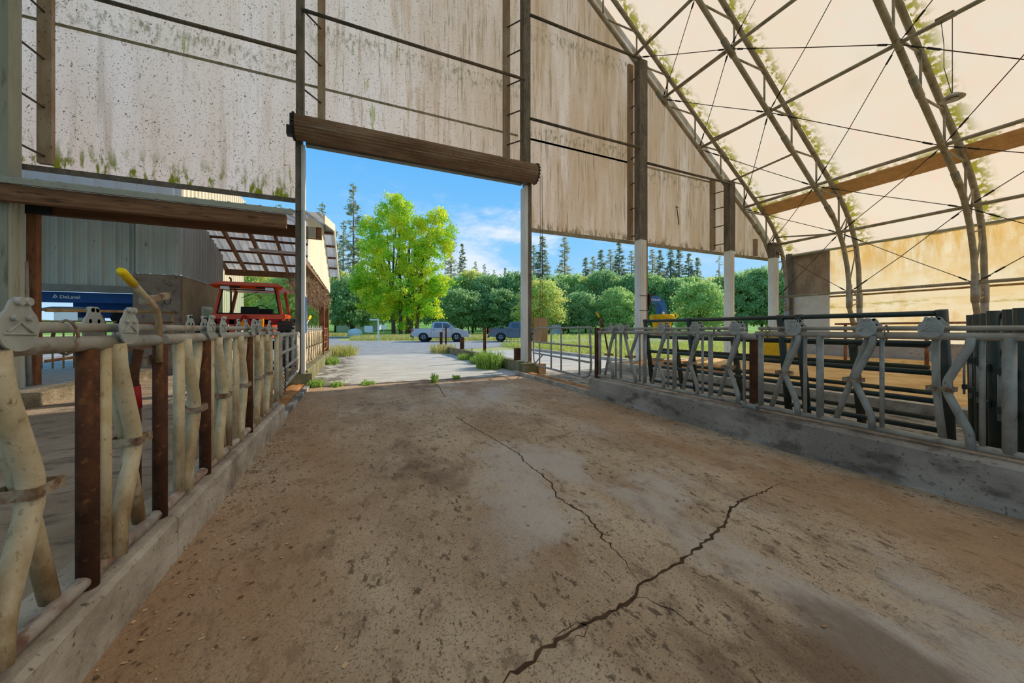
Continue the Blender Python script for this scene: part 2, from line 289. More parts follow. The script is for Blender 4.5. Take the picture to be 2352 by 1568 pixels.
# ------------------------------------------------------------------ mesh builder
class MB:
    def __init__(s): s.v = []; s.f = []; s.mi = []; s.sm = []
    def add(s, vs, fs, mi=0, smooth=False):
        o = len(s.v); s.v += [tuple(p) for p in vs]
        for f in fs: s.f.append(tuple(i + o for i in f)); s.mi.append(mi); s.sm.append(smooth)
        return s
    def box(s, x0, x1, y0, y1, z0, z1, mi=0):
        return s.add([(x0, y0, z0), (x1, y0, z0), (x1, y1, z0), (x0, y1, z0), (x0, y0, z1), (x1, y0, z1), (x1, y1, z1), (x0, y1, z1)],
            [(0, 3, 2, 1), (4, 5, 6, 7), (0, 1, 5, 4), (1, 2, 6, 5), (2, 3, 7, 6), (3, 0, 4, 7)], mi)
    def obox(s, c, size, rot=None, mi=0):
        R = rot if rot is not None else Matrix.Identity(3); h = [q / 2 for q in size]; c = Vector(c)
        vs = [c + R @ Vector((sx_ * h[0], sy * h[1], sz * h[2])) for sz in (-1, 1) for sx_, sy in ((-1, -1), (1, -1), (1, 1), (-1, 1))]
        return s.add(vs, [(0, 3, 2, 1), (4, 5, 6, 7), (0, 1, 5, 4), (1, 2, 6, 5), (2, 3, 7, 6), (3, 0, 4, 7)], mi)
    def tube(s, pts, r, seg=10, mi=0, cap=True, smooth=True, flat=None):
        P = [Vector(p) for p in pts]; n = len(P)
        rr = r if isinstance(r, (list, tuple)) else [r] * n
        T = []
        for i in range(n):
            a = (P[i] - P[i - 1]).normalized() if i > 0 else None; b = (P[i + 1] - P[i]).normalized() if i < n - 1 else None
            t = a if b is None else b if a is None else (a + b)
            T.append(t.normalized())
        up = Vector((0, 0, 1)) if abs(T[0].z) < .9 else Vector((1, 0, 0))
        u = T[0].cross(up).normalized(); vs = []
        for i in range(n):
            if i: u = (u - T[i] * u.dot(T[i])).normalized()
            w = T[i].cross(u)
            for k in range(seg):
                a = 2 * PI * k / seg
                vs.append(P[i] + u * (rr[i] * math.cos(a)) + w * (rr[i] * math.sin(a)))
        fs = []
        for i in range(n - 1):
            for k in range(seg):
                k2 = (k + 1) % seg
                fs.append((i * seg + k, i * seg + k2, (i + 1) * seg + k2, (i + 1) * seg + k))
        s.add(vs, fs, mi, smooth)
        if cap:
            o = len(s.v) - n * seg
            for c, rev in ((range(seg), True), (range((n - 1) * seg, n * seg), False)):
                f = [o + q for q in c]
                s.f.append(tuple(reversed(f)) if rev else tuple(f)); s.mi.append(mi); s.sm.append(False)
        return s
    def lathe(s, c, prof, axis='z', seg=24, mi=0, smooth=True):
        """prof = [(r, h)] around axis through c"""
        c = Vector(c); vs = []; n = len(prof)
        for r, h in prof:
            for k in range(seg):
                a = 2 * PI * k / seg; p, q = r * math.cos(a), r * math.sin(a)
                vs.append(c + (Vector((p, q, h)) if axis == 'z' else Vector((h, p, q)) if axis == 'x' else Vector((q, h, p))))
        fs = [(i * seg + k, i * seg + (k + 1) % seg, (i + 1) * seg + (k + 1) % seg, (i + 1) * seg + k) for i in range(n - 1) for k in range(seg)]
        fs += [tuple(range(seg - 1, -1, -1)), tuple(range((n - 1) * seg, n * seg))]
        return s.add(vs, fs, mi, smooth)
    def prism(s, poly, d, mi=0):
        """poly = 3D points of one face, d = extrusion vector"""
        P = [Vector(p) for p in poly]; d = Vector(d); n = len(P)
        vs = P + [p + d for p in P]
        fs = [tuple(range(n - 1, -1, -1)), tuple(range(n, 2 * n))] + [(i, (i + 1) % n, n + (i + 1) % n, n + i) for i in range(n)]
        return s.add(vs, fs, mi)
    def quad(s, *p, mi=0): return s.add(p, [tuple(range(len(p)))], mi)
    def sphere(s, c, r, seg=12, mi=0):
        rx = r if isinstance(r, (tuple, list)) else (r, r, r); vs = []; rings = max(4, seg // 2)
        for i in range(rings + 1):
            t = PI * i / rings
            for k in range(seg):
                a = 2 * PI * k / seg
                vs.append((c[0] + rx[0] * math.sin(t) * math.cos(a), c[1] + rx[1] * math.sin(t) * math.sin(a), c[2] + rx[2] * math.cos(t)))
        fs = [(i * seg + k, (i + 1) * seg + k, (i + 1) * seg + (k + 1) % seg, i * seg + (k + 1) % seg) for i in range(rings) for k in range(seg)]
        return s.add(vs, fs, mi, True)

def link(name, mb, m, off=(0, 0, 0)):
    me = bpy.data.meshes.new(name)
    me.from_pydata([(p[0] - off[0], p[1] - off[1], p[2] - off[2]) for p in mb.v], [], mb.f)
    ms = m if isinstance(m, (list, tuple)) else [m]
    for q in ms: me.materials.append(M[q] if isinstance(q, str) else q)
    me.polygons.foreach_set('material_index', mb.mi); me.polygons.foreach_set('use_smooth', mb.sm)
    me.update()
    o = bpy.data.objects.new(name, me); COL.objects.link(o); return o

def tag(o, label, cat, group=None, kind=None):
    o['label'] = label; o['category'] = cat
    if group: o['group'] = group
    if kind: o['kind'] = kind
    return o

def thing(name, label, cat, loc, group=None):
    o = bpy.data.objects.new(name, None); o.empty_display_size = .1; COL.objects.link(o); o.location = loc
    return tag(o, label, cat, group)

def wloc(o):
    p = Vector(o.location)
    while o.parent: o = o.parent; p += Vector(o.location)
    return p

def part(name, mb, m, parent, label=None):
    o = link(name, mb, m, wloc(parent)); o.parent = parent
    if label: o['label'] = label
    return o

def single(name, mb, m, label, cat, group=None, kind=None):
    xs = [p[0] for p in mb.v]; ys = [p[1] for p in mb.v]; zs = [p[2] for p in mb.v]
    loc = ((min(xs) + max(xs)) / 2, (min(ys) + max(ys)) / 2, min(zs))
    o = link(name, mb, m, loc); o.location = loc
    return tag(o, label, cat, group, kind)

def struct(name, mb, m):
    o = link(name, mb, m); o['kind'] = 'structure'; return o

def text_mesh(parent, txt, org, right, up, size, m='lettering', name='lettering', mark=True):
    """raised lettering on a panel: org = lower-left corner, right / up = world directions"""
    cu = bpy.data.curves.new('tmp', 'FONT'); cu.body = txt; cu.size = size; cu.extrude = .004; cu.offset = size * .012
    to = bpy.data.objects.new('tmp', cu); COL.objects.link(to)
    dg = bpy.context.evaluated_depsgraph_get(); me = bpy.data.meshes.new_from_object(to.evaluated_get(dg))
    bpy.data.objects.remove(to)
    R = Vector(right).normalized(); U = Vector(up).normalized(); Nn = R.cross(U); org = Vector(org)
    mb = MB()
    off = size * 1.05 if mark else 0
    mb.add([org + R * (v.co.x + off) + U * v.co.y + Nn * (v.co.z) for v in me.vertices], [tuple(p.vertices) for p in me.polygons])
    if mark:
        q = lambda a, b: org + R * (a * size) + U * (b * size)
        mb.prism([q(0, 0), q(.16, 0), q(.5, .78), q(.42, .8), q(.3, .8)], Nn * .004)
        mb.prism([q(.42, .8), q(.5, .78), q(.8, .1), q(.62, .1)], Nn * .004)
        mb.prism([q(.3, .28), q(.5, .28), q(.56, .14), q(.4, 0), q(.3, .08)], Nn * .004)
    return part(name, mb, m, parent)

# ------------------------------------------------------------------ camera, sky, sun
cam = bpy.data.cameras.new('camera'); co = bpy.data.objects.new('camera', cam); COL.objects.link(co)
YAW = math.radians(23.65); EYE = 1.4
co.location = (0, 0, EYE); co.rotation_euler = (PI / 2, 0, -YAW)
cam.lens = 36 * 813 / 2352; cam.sensor_width = 36; cam.shift_y = -29 / 2352; cam.clip_start = .05; cam.clip_end = 1500
scene.camera = co
scene.view_settings.view_transform = 'Standard'; scene.view_settings.look = 'None'
scene.view_settings.gamma = 1; scene.view_settings.use_curve_mapping = False
scene.view_settings.exposure = 0.3
scene.cycles.use_denoising = True
scene.cycles.max_bounces = 10; scene.cycles.diffuse_bounces = 6; scene.cycles.transparent_max_bounces = 12
scene.cycles.sample_clamp_indirect = 8.0

w = bpy.data.worlds.new('sky'); scene.world = w; w.use_nodes = True
nt = w.node_tree; bg = nt.nodes['Background']; L = nt.links.new
tc = N(nt, 'ShaderNodeTexCoord'); sep = N(nt, 'ShaderNodeSeparateXYZ'); L(tc.outputs['Generated'], sep.inputs[0])
cr = N(nt, 'ShaderNodeValToRGB'); e = cr.color_ramp.elements
e[0].position = 0.0; e[0].color = (.50, .74, .93, 1); e[1].position = 1.0; e[1].color = (.10, .36, .82, 1)
for p, c in ((.10, (.40, .68, .95, 1)), (.22, (.24, .58, .94, 1)), (.42, (.13, .46, .92, 1))):
    q = e.new(p); q.color = c
L(sep.outputs['Z'], cr.inputs['Fac'])
def wnoise(sc, st, a, b):
    mp = N(nt, 'ShaderNodeMapping'); mp.inputs['Scale'].default_value = st; mp.inputs['Location'].default_value = (1.3, .4, .2); L(tc.outputs['Generated'], mp.inputs['Vector'])
    n = N(nt, 'ShaderNodeTexNoise'); n.inputs['Scale'].default_value = sc; n.inputs['Detail'].default_value = 9; n.inputs['Roughness'].default_value = .6
    L(mp.outputs[0], n.inputs['Vector'])
    r = N(nt, 'ShaderNodeMapRange'); r.interpolation_type = 'SMOOTHSTEP'; r.inputs['From Min'].default_value = a; r.inputs['From Max'].default_value = b
    L(n.outputs['Fac'], r.inputs['Value']); return r.outputs['Result']
f1 = wnoise(2.6, (1, 1, 2.6), .47, .66)
# the bank of thin cloud low in the north-east, on the right of the doorway
vd = N(nt, 'ShaderNodeVectorMath', operation='DOT_PRODUCT'); vd.inputs[1].default_value = (.46, .84, .29); L(tc.outputs['Generated'], vd.inputs[0])
rb = N(nt, 'ShaderNodeMapRange'); rb.interpolation_type = 'SMOOTHSTEP'; rb.inputs['From Min'].default_value = .93; rb.inputs['From Max'].default_value = .995; L(vd.outputs['Value'], rb.inputs['Value'])
ad = N(nt, 'ShaderNodeMath', operation='MULTIPLY_ADD'); ad.inputs[1].default_value = .65; ad.inputs[2].default_value = .3; L(rb.outputs[0], ad.inputs[0])
ml = N(nt, 'ShaderNodeMath', operation='MULTIPLY'); L(f1, ml.inputs[0]); L(ad.outputs[0], ml.inputs[1])
mx = N(nt, 'ShaderNodeMix'); mx.data_type = 'RGBA'; L(ml.outputs[0], mx.inputs['Factor']); L(cr.outputs[0], mx.inputs[6]); mx.inputs[7].default_value = (.86, .9, .95, 1)
L(mx.outputs[2], bg.inputs['Color']); bg.inputs['Strength'].default_value = .86

sun = bpy.data.lights.new('sun', 'SUN'); sun.energy = 4.0; sun.angle = math.radians(1.2); sun.color = (1, .88, .7)
so = bpy.data.objects.new('sun', sun); COL.objects.link(so)
EL, AZ = math.radians(31), math.radians(14)
sd = Vector((math.cos(EL) * math.cos(AZ), math.cos(EL) * math.sin(AZ), math.sin(EL)))
so.rotation_euler = sd.to_track_quat('Z', 'Y').to_euler(); so.location = (60, 15, 40)

# ------------------------------------------------------------------ ground
mb = MB(); mb.quad((-150, -60, -.06), (260, -60, -.06), (260, 260, -.06), (-150, 260, -.06)); struct('ground', mb, 'grass')
# alley floor with its cracks
mb = MB()
nx, ny = 12, 34; xs = np.linspace(-1.02, 4.5, nx + 1); ys = np.linspace(-6, 9.62, ny + 1)
mb.add([(x, y, 0) for y in ys for x in xs], [(j * (nx + 1) + i, j * (nx + 1) + i + 1, (j + 1) * (nx + 1) + i + 1, (j + 1) * (nx + 1) + i) for j in range(ny) for i in range(nx)])
def crack(pts, wd, seed):
    r = random.Random(seed); P = []
    for a, b in zip(pts, pts[1:]):
        n = max(2, int(math.dist(a, b) / .035))
        for i in range(n):
            t = i / n; P.append((a[0] + (b[0] - a[0]) * t + r.uniform(-.013, .013), a[1] + (b[1] - a[1]) * t + r.uniform(-.013, .013)))
    P.append(pts[-1]); vs = []; N_ = len(P)
    for i, p in enumerate(P):
        q = P[min(i + 1, N_ - 1)]; o = P[max(i - 1, 0)]; d = Vector((q[0] - o[0], q[1] - o[1])).normalized()
        ww = wd * r.uniform(.35, 1.3) * min(1, (i + 1) / 6, (N_ - i) / 14)
        vs += [(p[0] - d.y * ww, p[1] + d.x * ww, .0018), (p[0] + d.y * ww, p[1] - d.x * ww, .0018)]
    mb.add(vs, [(2 * i, 2 * i + 1, 2 * i + 3, 2 * i + 2) for i in range(N_ - 1)], 1)
crack([(0.45, 1.25), (0.57, 1.32), (0.64, 1.33), (0.79, 1.37), (0.95, 1.4), (1.14, 1.41), (1.29, 1.42), (1.41, 1.49), (1.62, 1.52), (1.71, 1.53), (1.98, 1.59), (2.41, 1.71), (2.69, 1.85), (2.87, 1.9), (3.23, 1.92), (3.54, 1.97)], .010, 1)
crack([(1.44, 5.6), (1.49, 5.0), (1.57, 4.38), (1.67, 3.63), (1.61, 3.3), (1.63, 2.84), (1.53, 2.56), (1.58, 2.2), (1.51, 1.93), (1.49, 1.67), (1.41, 1.49)], .006, 2)
crack([(1.3, 1.43), (1.38, 1.42), (1.43, 1.3), (1.46, 1.15), (1.49, 1.06)], .004, 3)
crack([(1.85, 9.3), (1.8, 8.4), (1.64, 7.05)], .008, 4)
crack([(0.8, 1.38), (0.95, 1.42), (1.0, 1.39), (0.96, 1.35), (.85, 1.36)], .006, 5)
struct('floor', mb, ['floor', 'crack'])
mb = MB(); mb.box(-1.02, 4.62, 9.66, 10.12, -.2, .02); struct('trim_1', mb, 'apron')               # concrete sill across the doorway
mb = MB(); mb.box(-1.15, 4.75, 10.17, 20.3, -.2, .0); struct('floor_apron', mb, 'apron')
mb = MB(); mb.box(-1.02, 4.62, 9.62, 10.17, -.25, -.03); struct('trim_2', mb, 'crack')
mb = MB(); mb.box(-14, -1.32, -6, 30, -.3, -.005); struct('floor_pen_left', mb, 'pen')
mb = MB(); mb.box(4.8, 8.15, -6, 10.2, -.3, .0); struct('floor_pen_right', mb, 'grooved')
mb = MB(); mb.box(4.6, 10.4, 10.2, 21.5, -.3, -.01); struct('floor_pad', mb, 'apron')
mb = MB(); mb.box(10.4, 10.75, 10.9, 21.5, -.2, .12); struct('trim_3', mb, 'curb')
# sawdust bed of the right-hand pen with its kerb
mb = MB(); n = 46; m_ = 40
xs = np.linspace(8.35, 19.5, n + 1); ys = np.linspace(-6, 10.1, m_ + 1); r = random.Random(3)
ph = [(r.uniform(.6, 2.4), r.uniform(.6, 2.4), r.uniform(0, 6)) for _ in range(9)]
mb.add([(x, y, .2 + .012 * sum(math.sin(a * x + b * y + c) for a, b, c in ph)) for y in ys for x in xs],
       [(j * (n + 1) + i, j * (n + 1) + i + 1, (j + 1) * (n + 1) + i + 1, (j + 1) * (n + 1) + i) for j in range(m_) for i in range(n)], 0, True)
struct('floor_bed', mb, 'sawdust')
mb = MB(); mb.box(8.1, 8.4, -6, 10.15, -.2, .22); struct('trim_4', mb, 'curb')
mb = MB(); mb.box(8.4, 19.6, 10.1, 10.4, -.2, .22); struct('trim_5', mb, 'curb')
# low sills with spilled sawdust under the two gates
mb = MB(); mb.box(-1.12, -1.02, 6.3, 10.1, -.1, .07); struct('trim_6', mb, 'apron')
mb = MB(); mb.box(4.5, 4.6, 6.2, 10.2, -.1, .09); struct('trim_7', mb, 'curb')
def heap(name, x0, x1, y0, y1, z, m, label, cat):
    mb = MB(); nx, ny = 8, 40; rr = random.Random(name)
    for j in range(ny + 1):
        for i in range(nx + 1):
            e_ = math.sin(PI * i / nx) ** .5
            mb.v.append((x0 + (x1 - x0) * i / nx, y0 + (y1 - y0) * j / ny, -.006 + z * e_ * rr.uniform(.7, 1.15)))
    for j in range(ny):
        for i in range(nx):
            mb.f.append((j * (nx + 1) + i, j * (nx + 1) + i + 1, (j + 1) * (nx + 1) + i + 1, (j + 1) * (nx + 1) + i)); mb.mi.append(0); mb.sm.append(True)
    single(name, mb, m, label, cat, kind='stuff')
heap('spilled_sawdust', -1.55, -1.13, 6.4, 10.1, .07, 'sawdust_side', 'orange sawdust spilled under the gate by the left door post', 'sawdust')
heap('spilled_sawdust', 4.61, 4.98, 6.25, 10.1, .1, 'sawdust_side', 'orange sawdust strip under the gate right of the doorway', 'sawdust')
heap('sawdust_pile', 8.5, 10.4, 6.2, 9.6, .34, 'sawdust_side', 'reddish heap of coarse bedding at the far end of the right pen', 'sawdust')

# kerbs that carry the feed fences
def kerb(name, x0, x1, y0, y1, z, m, seed):
    mb = MB(); rr = random.Random(seed); n = int((y1 - y0) / .12); b = .022
    for i in range(n + 1):
        y = y0 + (y1 - y0) * i / n; j = lambda a: rr.uniform(-a, a)
        mb.v += [(x0, y, -.02), (x0 + j(.003), y, z - b), (x0 + b + j(.005), y, z + j(.004)), (x1 - b + j(.005), y, z + j(.004)), (x1 + j(.003), y, z - b), (x1, y, -.02)]
    for i in range(n):
        for k in range(5): mb.f.append((i * 6 + k, i * 6 + k + 1, i * 6 + 7 + k, i * 6 + 6 + k)); mb.mi.append(0); mb.sm.append(False)
    mb.f += [(5, 4, 3, 2, 1, 0), tuple(n * 6 + k for k in range(6))]; mb.mi += [0, 0]; mb.sm += [False, False]
    struct(name, mb, m)
kerb('curb_left', -1.3, -1.0, -4, 2.79, .265, 'curb', 1)
kerb('curb_left_far', -1.3, -1.0, 2.8, 6.3, .265, 'curb', 2)
kerb('curb_right', 4.48, 4.86, -4, 6.18, .37, 'curb_dark', 3)
kerb('curb_outside_left', -1.5, -1.13, 10.25, 19.5, .36, 'mossy_curb', 4)
kerb('curb_outside_right', 4.75, 5.05, 10.0, 22.8, .36, 'mossy_curb', 5)
mb = MB(); mb.box(-1.55, -1.02, 9.98, 10.24, -.1, .3); mb.box(4.62, 5.1, 9.7, 10.0, -.1, .34); struct('trim_8', mb, 'mossy_curb')
single('footing_board', MB().box(5.11, 5.35, 9.6, 9.98, 0, .32), 'ply', 'brown board box at the foot of the right door post', 'board')
single('footing_board', MB().box(-1.85, -1.56, 9.7, 10.0, 0, .3), 'ply', 'dark brown board block under the left door post', 'board')
# walkway slab on the left with its rough front face
kerb('curb_walkway', -5.75, -5.3, 8.6, 14.0, .24, 'rough_curb', 6)
mb = MB(); mb.box(-14, -5.74, 8.6, 14.05, -.1, .235); struct('floor_walkway', mb, 'platform')

# gravel road
mb = MB(); mb.add([(x, y, -.045) for x, y in ((-40, 20.31), (4.75, 20.31), (7, 24.5), (13, 28), (23, 28.4), (45, 26), (80, 18), (80, 30), (45, 34), (32, 36), (24, 37.5), (15, 39.5), (6, 43), (-1.5, 47), (-3, 60), (1, 84), (-5, 92), (-13, 70), (-16, 46), (-40, 44))],
    [tuple(range(20))]); struct('road', mb, 'gravel')
mb = MB(); nn, mm = 40, 10
for j in range(mm + 1):
    for i in range(nn + 1):
        u = -150 + 2700 * i / nn; x = (u - 1176) / 813; t = 84 + 150 * j / mm
        h_ = 7.0 * (max(0, t - 88) / 130) ** 1.15 * (1 + .25 * math.sin(i * .9))
        mb.v.append((t * (math.sin(YAW) + x * math.cos(YAW)), t * (math.cos(YAW) - x * math.sin(YAW)), h_ - .1))
mb.f = [(j * (nn + 1) + i, j * (nn + 1) + i + 1, (j + 1) * (nn + 1) + i + 1, (j + 1) * (nn + 1) + i) for j in range(mm) for i in range(nn)]
mb.mi = [0] * len(mb.f); mb.sm = [True] * len(mb.f)
struct('hillside', mb, 'hill')

# ------------------------------------------------------------------ fabric barn: profiles (d = distance from ridge line at x = 1.85)
RX = 1.85
OUT = [(0, 18.79), (15.85, 6.75), (16.35, 6.25), (16.8, 5.65), (17.15, 4.9), (17.38, 3.9), (17.45, 2.6), (17.45, 0.0)]
INN = [(0, 17.59), (15.3, 5.97), (15.75, 5.5), (16.2, 4.75), (16.5, 3.9), (16.62, 3.2), (16.65, 2.25), (17.0, 1.5), (17.36, .85)]
FAB = [(0, 18.88), (15.9, 6.82), (16.5, 6.24), (17.1, 5.6), (17.85, 4.95)]
def zof(prof, d):
    for (a, b), (c, e_) in zip(prof, prof[1:]):
        if a <= d <= c: return b + (e_ - b) * (d - a) / (c - a)
    return prof[-1][1]
mb = MB(); ys = np.linspace(-24, 11.0, 40)
fd = []
for (a, b), (c, e_) in zip(FAB, FAB[1:]):
    k = 12 if c - a > 5 else 2
    fd += [(a + (c - a) * i / k, b + (e_ - b) * i / k) for i in range(k)]
fd.append(FAB[-1])
prof = [(RX - d, z) for d, z in reversed(fd)] + [(RX + d, z) for d, z in fd[1:]]
mb.add([(x, y, z) for y in ys for x, z in prof], [(j * len(prof) + i, j * len(prof) + i + 1, (j + 1) * len(prof) + i + 1, (j + 1) * len(prof) + i) for j in range(len(ys) - 1) for i in range(len(prof) - 1)], 0, True)
struct('ceiling', mb, 'roof')

GY, GB = 10.95, 4.82
mb = MB()
xb = sorted(set([-15.6, -12, -9, -6.2, -4, -1.43, -1.3, RX, 3.4, 5.0, 5.24, 7.4, 9.8, 12.2, 14.7, 16.5, 17.75, 18.35, 18.95, 19.3]))
for a, b in zip(xb, xb[1:]):
    lo = 6.75 if (a >= -1.44 and b <= 5.25) else GB
    za, zb = zof(FAB, abs(a - RX)), zof(FAB, abs(b - RX))
    mb.quad((a, GY, lo), (b, GY, lo), (b, GY, max(lo, zb)), (a, GY, max(lo, za)))
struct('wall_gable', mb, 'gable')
mb = MB(); mb.box(-15.6, -1.44, 10.84, 10.93, 4.74, 4.84); struct('trim_9', mb, 'post')
mb = MB(); mb.box(5.26, 18.9, 10.86, 10.94, 4.74, 4.86); struct('trim_10', mb, 'hem')
mb = MB()
for a, b, z in ((-15, -1.36, 7.94), (-1.3, 5.0, 7.93), (5.1, 9.8, 7.92), (5.1, 14.6, 7.92)): mb.box(a, b, 10.915, 10.945, z, z + .055)
struct('trim_11', mb, 'hem')

# gable columns: front chord, rear chord in its fabric pocket, rungs between them
def column(x0, x1, y0, y1, ztop, zlow, lower, rx, label, rungs, upper='post', extra=None):
    c = thing('gable_column', label, 'column', ((x0 + x1) / 2, (y0 + y1) / 2, 0))
    part('front_chord', MB().box(x0, x1, y0, y1, zlow, ztop), upper, c)
    if lower: part('lower_sleeve', MB().box(x0 + .01, x1 - .05, y0, y1, .2, zlow).box(x0 + .05, x0 + .08, y0 - .012, y0, .2, zlow).box(x0 + .15, x0 + .18, y0 - .012, y0, .2, zlow), lower, c, 'pale metal sleeve')
    if extra: part('timber_strip', MB().box(x1 - .045, x1 + .03, y0 + .02, y1, .2, zlow), extra, c, 'brown timber strip')
    part('rear_chord', MB().box(rx[0], rx[1], 10.82, 10.925, 6.6 if zlow > 6 else 4.9, ztop + .3), 'pocket', c)
    xm = (rx[0] + rx[1]) / 2; xp = min(max(xm, x0 + .03), x1 - .03)
    for z in rungs: part('rung', MB().tube([(xp, y1 - .02, z), (xm, 10.84, z)], .022, 8), 'rod', c)
    return c
column(-6.5, -6.07, 10.0, 10.3, 13, 4.0, None, (-6.17, -5.95), 'grey green clad steel column at the left end of the gable wall', [5.05, 6.08, 7.1, 8.1, 9.1], 'clad')
bpy.data.objects['front_chord'].data.materials[0] = M['clad']
cl = bpy.data.objects['gable_column']
part('cladding', MB().box(-6.07, -6.045, 10.0, 10.32, .2, 4.2).box(-6.05, -6.03, 10.06, 10.09, .2, 4.2).box(-6.05, -6.03, 10.18, 10.21, .2, 4.2), 'clad_pale', cl, 'pale ribbed cladding')
part('cladding_front', MB().box(-6.5, -6.07, 9.98, 10.3, .2, 4.0), 'clad', cl)
column(-1.38, -1.22, 10.12, 10.4, 14.6, 6.2, None, (-.97, -.79), 'dark steel door post on the left of the doorway', [7.5, 8.5, 9.5, 10.5])
column(4.84, 5.08, 10.12, 10.4, 14.8, 6.2, None, (4.44, 4.67), 'dark steel door post on the right of the doorway', [7.5, 8.48, 9.46, 10.44, 11.4])
column(9.6, 9.98, 10.12, 10.4, 11.45, 4.72, 'post_white', (9.72, 9.95), 'steel column with cow brush bracket in the gable wall', [5.0, 6.07, 7.05, 8.04, 9.02, 10.03, 11.07], extra='wood')
column(14.6, 14.94, 10.12, 10.4, 7.75, 4.75, 'post_white', (14.4, 14.65), 'thinner steel column between the brush column and the right corner', [5.1, 5.9, 6.7, 7.4])
column(17.66, 18.05, 10.12, 10.4, 5.4, 4.7, 'post_white', (17.4, 17.6), 'short pale column beside the right barn corner', [])
cL = [o for o in bpy.data.objects if o.name.startswith('gable_column')]
cL = sorted(cL, key=lambda o: o.location.x)
part('lower_post', MB().box(-1.38, -1.25, 10.05, 10.4, .3, 6.2), 'post', cL[1])
part('door_track', MB().box(-1.25, -1.19, 10.0, 10.36, .3, 5.9).box(-1.21, -1.17, 9.98, 10.02, .3, 5.9), 'post_white', cL[1], 'white door guide channel')
part('lower_post', MB().box(4.93, 5.08, 10.05, 10.4, .34, 6.2), 'post', cL[2])
part('door_track', MB().box(4.84, 4.93, 10.0, 10.36, .34, 5.9).box(4.82, 4.86, 9.98, 10.02, .34, 5.9), 'post_white', cL[2], 'white door guide channel')

def girt(x0, x1, z, r, label, y=10.1):
    return single('girt_pipe', MB().tube([(x0, y + .0, z), ((x0 + x1) / 2, y, z - .015), (x1, y, z)], r, 10), 'rod', label, 'pipe')
girt(-6.1, -1.36, 8.2, .045, 'dark pipe across the leftmost gable panel')
girt(-1.24, 4.86, 9.29, .045, 'dark pipe across the gable above the rolled door')
girt(-1.24, 4.6, 12.6, .04, 'highest dark pipe above the doorway')
girt(5.06, 9.62, 11.4, .045, 'upper dark pipe in the gable panel right of the doorway')
girt(5.06, 9.62, 8.1, .045, 'lower dark pipe in the gable panel right of the doorway')
girt(9.96, 14.62, 7.6, .045, 'dark pipe in the gable panel right of the brush column')

# rolled-up door
t = thing('rolled_door', 'brown ribbed roll-up door coiled above the open doorway', 'roll-up door', (1.94, 10.1, 5.98))
mb = MB(); pr = []
for k in range(72):
    a = 2 * PI * k / 72; rr = .295 + (.012 if k % 3 == 0 else -.006); pr.append((9.77 + .93 * rr * math.cos(a), 6.2 + .93 * rr * math.sin(a)))
n = len(pr); mb.add([(x, y, z) for x in (-1.34, 5.05) for y, z in pr], [(i, (i + 1) % n, n + (i + 1) % n, n + i) for i in range(n)] + [tuple(range(n - 1, -1, -1)), tuple(range(n, 2 * n))])
M['door_coil'] = mat('rusty_door_slats', (.15, .085, .05), (.24, .155, .1), 3, (.25, 1, 1), rough=.75, spots=[((.33, .29, .25), 5, .56, .7, (.15, 2, 2), .5), ((.08, .045, .025), 18, .56, .68, (1, 1, 1), .6)])
part('coil', mb, 'door_coil', t)
mb = MB()
for k in range(5): mb.box(-1.17, 4.81, 10.12 + k * .035, 10.14 + k * .035, 5.98, 6.2 - .02 * (k % 2))
mb.box(-1.17, 4.81, 10.1, 10.32, 6.1, 6.2); part('bottom_bar', mb, 'trim_grey', t, 'grey ribbed bottom bar of the door')
for x in (-1.37, 5.08):
    mb = MB()
    for k in range(18):
        a = 2 * PI * k / 18; mb.obox((x, 9.77 + .29 * math.cos(a), 6.2 + .29 * math.sin(a)), (.04, .05, .03), Matrix.Rotation(a, 3, 'X'))
    mb.lathe((x, 9.77, 6.2), [(.26, -.02), (.26, .02)], 'x', 24); part('end_plate', mb, 'dark', t)
part('bracket', MB().box(-1.52, -1.39, 9.72, 9.87, 5.98, 6.2).box(-1.46, -1.41, 9.75, 9.8, 6.2, 6.5), 'dark', t)
for x in (5.36, 5.43):
    single('chain_cord', MB().tube([(x, 10.0, 6.3), (x + .02, 10.02, 4), (x, 10.0, 1.75)], .008, 6), 'cable', 'thin pull cord hanging from the rolled door, %s of the pair' % ('left' if x < 5.4 else 'right'), 'cord')
single('wall_board', MB().box(5.13, 5.62, 9.98, 10.06, .98, 1.75), 'ply', 'brown plywood board screwed beside the right door post', 'board')
single('hanging_rope', MB().tube([(12.3, 10.85, 6.55), (12.35, 10.85, 6.3), (12.45, 10.87, 5.8)], .018, 6).tube([(12.22, 10.86, 6.5), (12.3, 10.85, 6.55), (12.4, 10.86, 6.5)], .012, 6), 'dark', 'dark rope end hanging on the gable fabric', 'rope')

